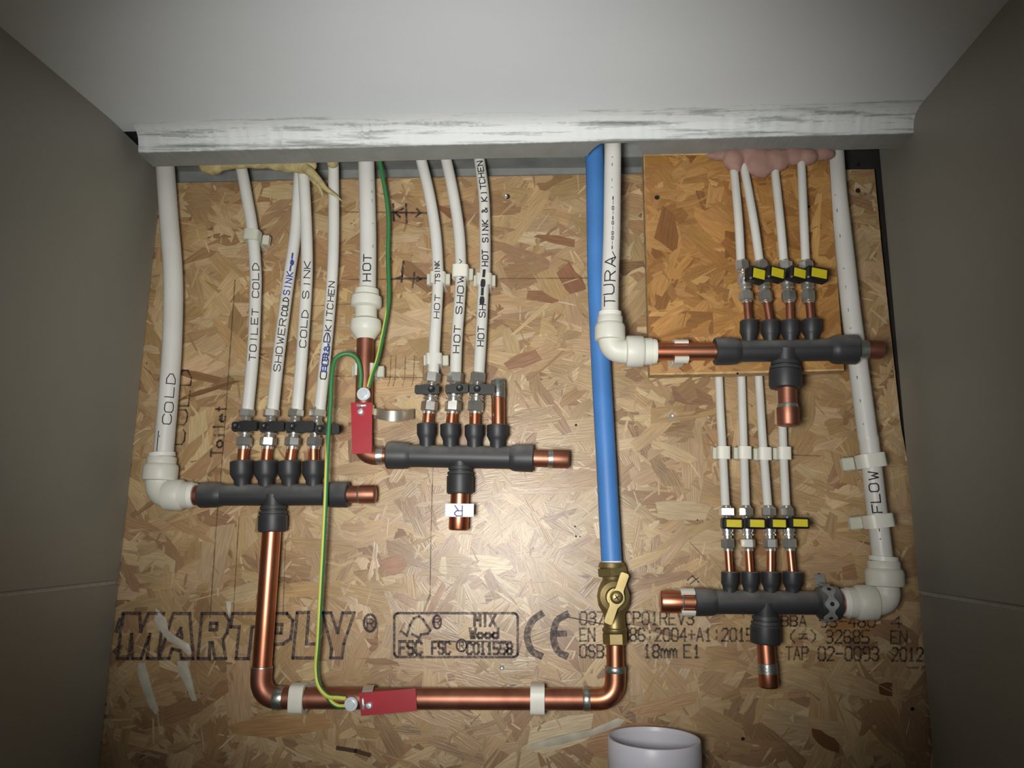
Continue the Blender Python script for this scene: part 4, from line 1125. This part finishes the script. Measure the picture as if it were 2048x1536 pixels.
clip('white clip over the bottom copper pipe near the left bend', None, 598.5, 1396, .036, 0, .0130, .0160, .0032, 'closed', None)
clip('white clip over the bottom copper pipe near the waste pipe', None, 1075, 1398, .036, 0, .0130, .0158, .0032, 'closed', None)

# ------------------------------------------------------------------ earth bonding
def earth_clamp(label, d, wc, wr, bar, sc_, sr, plate, strap=None):
    o = thing('earth_clamp', P(wc[0], wc[1], d), label, 'earth clamp')
    dp = d + .016
    mb = MB()
    fr = [P(x, y, dp) for x, y in plate]; prism(mb, fr, [p + Y * .0011 for p in fr]); tagp = mb.build('tag_plate', 'red', o, smooth=False)
    s = S(wc[0], wc[1], dp)
    c = P(wc[0], wc[1], dp + .004)
    mb = MB(); lathe(mb, c + Y * .010, c - Y * .003, [(0, wr * s * .8), (.0085, wr * s * .8), (.0085, wr * s), (.0105, wr * s), (.0105, wr * s * .55), (.0128, wr * s * .5), (.0128, wr * s * .2)], 24)
    mb.build('terminal_screw', 'steel', o)
    (bx0, by0), (bx1, by1) = bar
    a, b = P(bx0, by0, dp + .0012), P(bx1, by1, dp + .0012)
    mb = MB(); lathe(mb, a, b, [(0, .0012), (.001, .0019), ((b - a).length - .001, .0019), ((b - a).length, .0012)], 12); mb.build('strap_fold', 'steel', o)
    c = P(sc_[0], sc_[1], dp)
    mb = MB(); lathe(mb, c, c - Y * .004, [(0, sr * s), (.0022, sr * s), (.0034, sr * s * .7), (.0036, sr * s * .2)], 16); mb.build('fixing_screw', 'steel', o)
    return o
cl1 = earth_clamp('red earth clamp upright on the copper pipe below the HOT coupling', .036, (727, 788), 13.2, ((713, 811), (733, 811)), (722, 824), 6.5,
            [(701.5, 805), (744.5, 805), (743.5, 906), (704.5, 908)])
# strap round the pipe with its loose tail bowed out to the right
mb = MB()
tail = crom([P(741, 827, .030), P(757, 828, .040), P(775, 831.5, .046), P(795, 832, .044), P(815, 830, .034), P(828, 828, .022)], 8)
vs = []
for p in tail: vs += [p - Z * .0063, p + Z * .0063, p + Z * .0063 + Y * .0006, p - Z * .0063 + Y * .0006]
fs = []
for i in range(len(tail) - 1):
    for k in range(4): fs.append((4 * i + k, 4 * i + 4 + k, 4 * i + 4 + (k + 1) % 4, 4 * i + (k + 1) % 4))
fs += [(0, 1, 2, 3), tuple(len(vs) - 4 + k for k in (3, 2, 1, 0))]
mb.add(vs, fs); mb.build('metal_strap', 'strap', cl1, angle=60)
mb = MB(); a = P(729, 820, .036); lathe(mb, a + Z * .006, a - Z * .006, [(0, .0117), (.012, .0117)], 28, False); mb.build('metal_strap', 'strap', cl1)
cl2 = earth_clamp('red earth clamp lying along the bottom copper pipe', .036, (702, 1408), 13.2, ((725.5, 1396), (727, 1420)), (739, 1411), 6.8,
            [(718, 1386), (831, 1377), (834, 1422), (722, 1432)])
mb = MB(); a = P(738, 1396, .036); lathe(mb, a - X * .006, a + X * .006, [(0, .0137), (.012, .0137)], 28, False); mb.build('metal_strap', 'strap', cl2)

def wire(pts, label, roll, extra=None):
    """roll = [(share of the length, turn of the yellow stripe)]"""
    def rl(t):
        for (a, x), (b, y) in zip(roll, roll[1:]):
            if t <= b: return x + (y - x) * (t - a) / (b - a)
        return roll[-1][1]
    q = crom(pts, 8); p = [P(v.x, v.y, v.z) for v in q]
    o = thing('earth_wire', p[-1], label, 'wire')
    mb = MB(); tube(mb, p, .0027, 12, uv=True, roll=[rl(i / (len(p) - 1)) for i in range(len(p))]); mb.build('insulation', 'wire', o)
    mb = MB(); tube(mb, [p[-1], p[-1] + (p[-1] - p[-2]).normalized() * .006], .0014, 10); mb.build('bare_end', 'copper', o)
    if extra:
        p2 = [P(v.x, v.y, v.z) for v in crom(extra, 8)]
        mb = MB(); tube(mb, p2, .0026, 12, uv=True); mb.build('insulation', 'wire', o)
    return o
wire([(757, 300, .040), (761, 330, .040), (772, 391, .038), (777, 440, .034), (776, 513, .030), (778, 586, .030), (775, 621, .032), (767, 665, .040), (755, 719, .048), (744, 750, .053), (737, 775, .054)],
     'green and yellow earth wire hanging from the ceiling to the upright clamp', [(0, -.44), (.45, -.36), (.62, -.02), (1, .0)])
wire([(720, 776, .055), (721.5, 748, .056), (716, 722, .058), (703, 709, .060), (684, 709, .062), (669, 722, .064), (663, 757, .066), (661, 804, .066), (657, 865, .066), (654, 926, .066), (651, 1006, .064), (646, 1104, .060), (641, 1190, .056),
      (636, 1283, .052), (632, 1335, .050), (637, 1370, .052), (655, 1392, .054), (676, 1395, .055), (692, 1397, .055)],
     'long green and yellow earth wire looping between the two red clamps', [(0, -.42), (.38, -.42), (.5, -.06), (1, .06)],
     [(690, 1413, .053), (676, 1412, .053), (664, 1405, .053), (655, 1393, .052)])

# ------------------------------------------------------------------ perforated fixing band on the lower right manifold
fb_ = thing('fixing_band', P(1650, 1205, LD), 'grey perforated fixing band over the lower right manifold', 'fixing band')
a = P(1651, 1205.5, LD); s = S(1651, 1205, LD); R0 = 35 * s
mb = MB(); n = 60; vs = []
for k in range(n + 1):
    th = math.radians(-100 + 210 * k / n)       # from below the front up over the top to the wall
    w = 9.6 + 4.2 * math.cos(math.radians(-100 + 210 * k / n) / math.radians(48) * math.pi * 2 * 1.0)
    c = a + Z * math.sin(th) * R0 - Y * math.cos(th) * R0
    o2 = a + Z * math.sin(th) * (R0 + .0012) - Y * math.cos(th) * (R0 + .0012)
    for q in (c, o2):
        vs += [q - X * w * s, q + X * w * s]
fs = []
for k in range(n):
    i, j = 4 * k, 4 * k + 4
    fs += [(i + 2, i + 3, j + 3, j + 2), (i, j, j + 1, i + 1), (i, i + 2, j + 2, j), (i + 1, j + 1, j + 3, i + 3)]
mb.add(vs, fs); mb.build('band_strip', 'galvanised', fb_, angle=50)
for thd in (-96, -48, 0, 48):
    th = math.radians(thd + 1)
    nrm = Z * math.sin(th) - Y * math.cos(th)
    c = a + nrm * (R0 + .0013); tg = nrm.cross(X)
    mb = MB(); mb.add([c + (X * math.cos(w) + tg * math.sin(w)) * 4.3 * s for w in [2 * math.pi * k / 12 for k in range(12)]], [tuple(range(12))]); mb.build('band_hole', 'hole', fb_, smooth=False)
e0, e1 = P(1642, 1172, .012), P(1638, 1150, .003)
mb = MB(); box(mb, (e0 + e1) / 2, X * .006, (e1 - e0) * .5 + Z * .001, Y * .0006); mb.build('band_tab', 'galvanised', fb_, smooth=False)

# ------------------------------------------------------------------ expanding foam
def foam(name, mat, label, lumps, d, seed, parts=()):
    rg = random.Random(seed); mb = MB()
    for x, y, rx, ry, dd in lumps:
        c = P(x, y, dd); s = S(x, y, dd); n, m = 14, 9; vs = []
        for i in range(m + 1):
            ph = math.pi * i / m
            for k in range(n):
                th = 2 * math.pi * k / n; j = 1 + rg.uniform(-.07, .07)
                vs.append(c + Vector((math.cos(th) * math.sin(ph) * rx * s * j, math.sin(th) * math.sin(ph) * min(rx, ry, 16) * s * j, math.cos(ph) * ry * s * j)))
        fs = [(i * n + k, i * n + (k + 1) % n, (i + 1) * n + (k + 1) % n, (i + 1) * n + k) for i in range(m) for k in range(n)]
        mb.add(vs, [f[::-1] for f in fs])
    o = thing(name, P(lumps[0][0], lumps[0][1], d), label, 'foam')
    b_ = mb.build('foam_bead', mat, o, angle=80)
    md = b_.modifiers.new('merge', 'REMESH'); md.mode = 'VOXEL'; md.voxel_size = .0018
    sm = b_.modifiers.new('soften', 'SMOOTH'); sm.iterations = 12
    for pts, r0, r1 in parts:
        p = [P(v.x, v.y, v.z) for v in crom(pts, 8)]
        mb = MB(); tube(mb, p, r0, 10, rad=[r0 + (r1 - r0) * (i / (len(p) - 1)) ** .8 for i in range(len(p))]); mb.build('foam_strand', mat, o, angle=80)
    return o
foam('foam_filler', 'foam', 'lumpy yellow expanding foam under the ceiling edge at left', [(408, 327, 16, 9, .05), (424, 334, 26, 16, .05), (448, 330, 26, 11, .05), (478, 326, 34, 12, .05), (520, 326, 34, 12, .05), (556, 329, 26, 13, .05), (580, 331, 24, 15, .05), (606, 333, 22, 16, .05), (623, 330, 12, 12, .05), (665, 322, 13, 16, .045)], .05, 3,
     [([(604, 330, .05), (622, 345, .056), (640, 364, .058), (652, 378, .058), (668, 389, .058), (684, 402, .056)], .008, .0007), ([(626, 356, .054), (640, 378, .056), (647, 396, .056)], .0055, .0006)])
foam('foam_filler', 'foam_pink', 'smooth pink foam blob over four narrow pipes at upper right', [(1438, 311, 26, 11, .058), (1466, 318, 22, 24, .062), (1496, 309, 30, 16, .060), (1520, 326, 32, 32, .062), (1552, 320, 28, 26, .062), (1585, 312, 28, 20, .060), (1612, 314, 24, 18, .060), (1645, 308, 26, 14, .056), (1472, 335, 12, 12, .062)], .06, 4)

# ------------------------------------------------------------------ open waste pipe at the bottom
dW = .070
wa = P(1307.5, 1475, dW); s = S(1307.5, 1475, dW)
R = 92 * s; t_ = .0032
mb = MB()
lathe(mb, Vector((wa.x, wa.y, wa.z)), Vector((wa.x, wa.y, 0)), [(.004, R - t_), (0, R - t_ * .8), (0, R - t_ * .2), (.0012, R), (.010, R * .999), (.012, R * 1.006), (.020, R * 1.006), (.022, R), (wa.z - .0005, R), (wa.z - .0005, R - t_), (.004, R - t_)], 64, closed=False)
tag(mb.build('waste_pipe', 'pvc', angle=30), 'open white plastic waste pipe standing upright at the bottom edge', 'pipe')
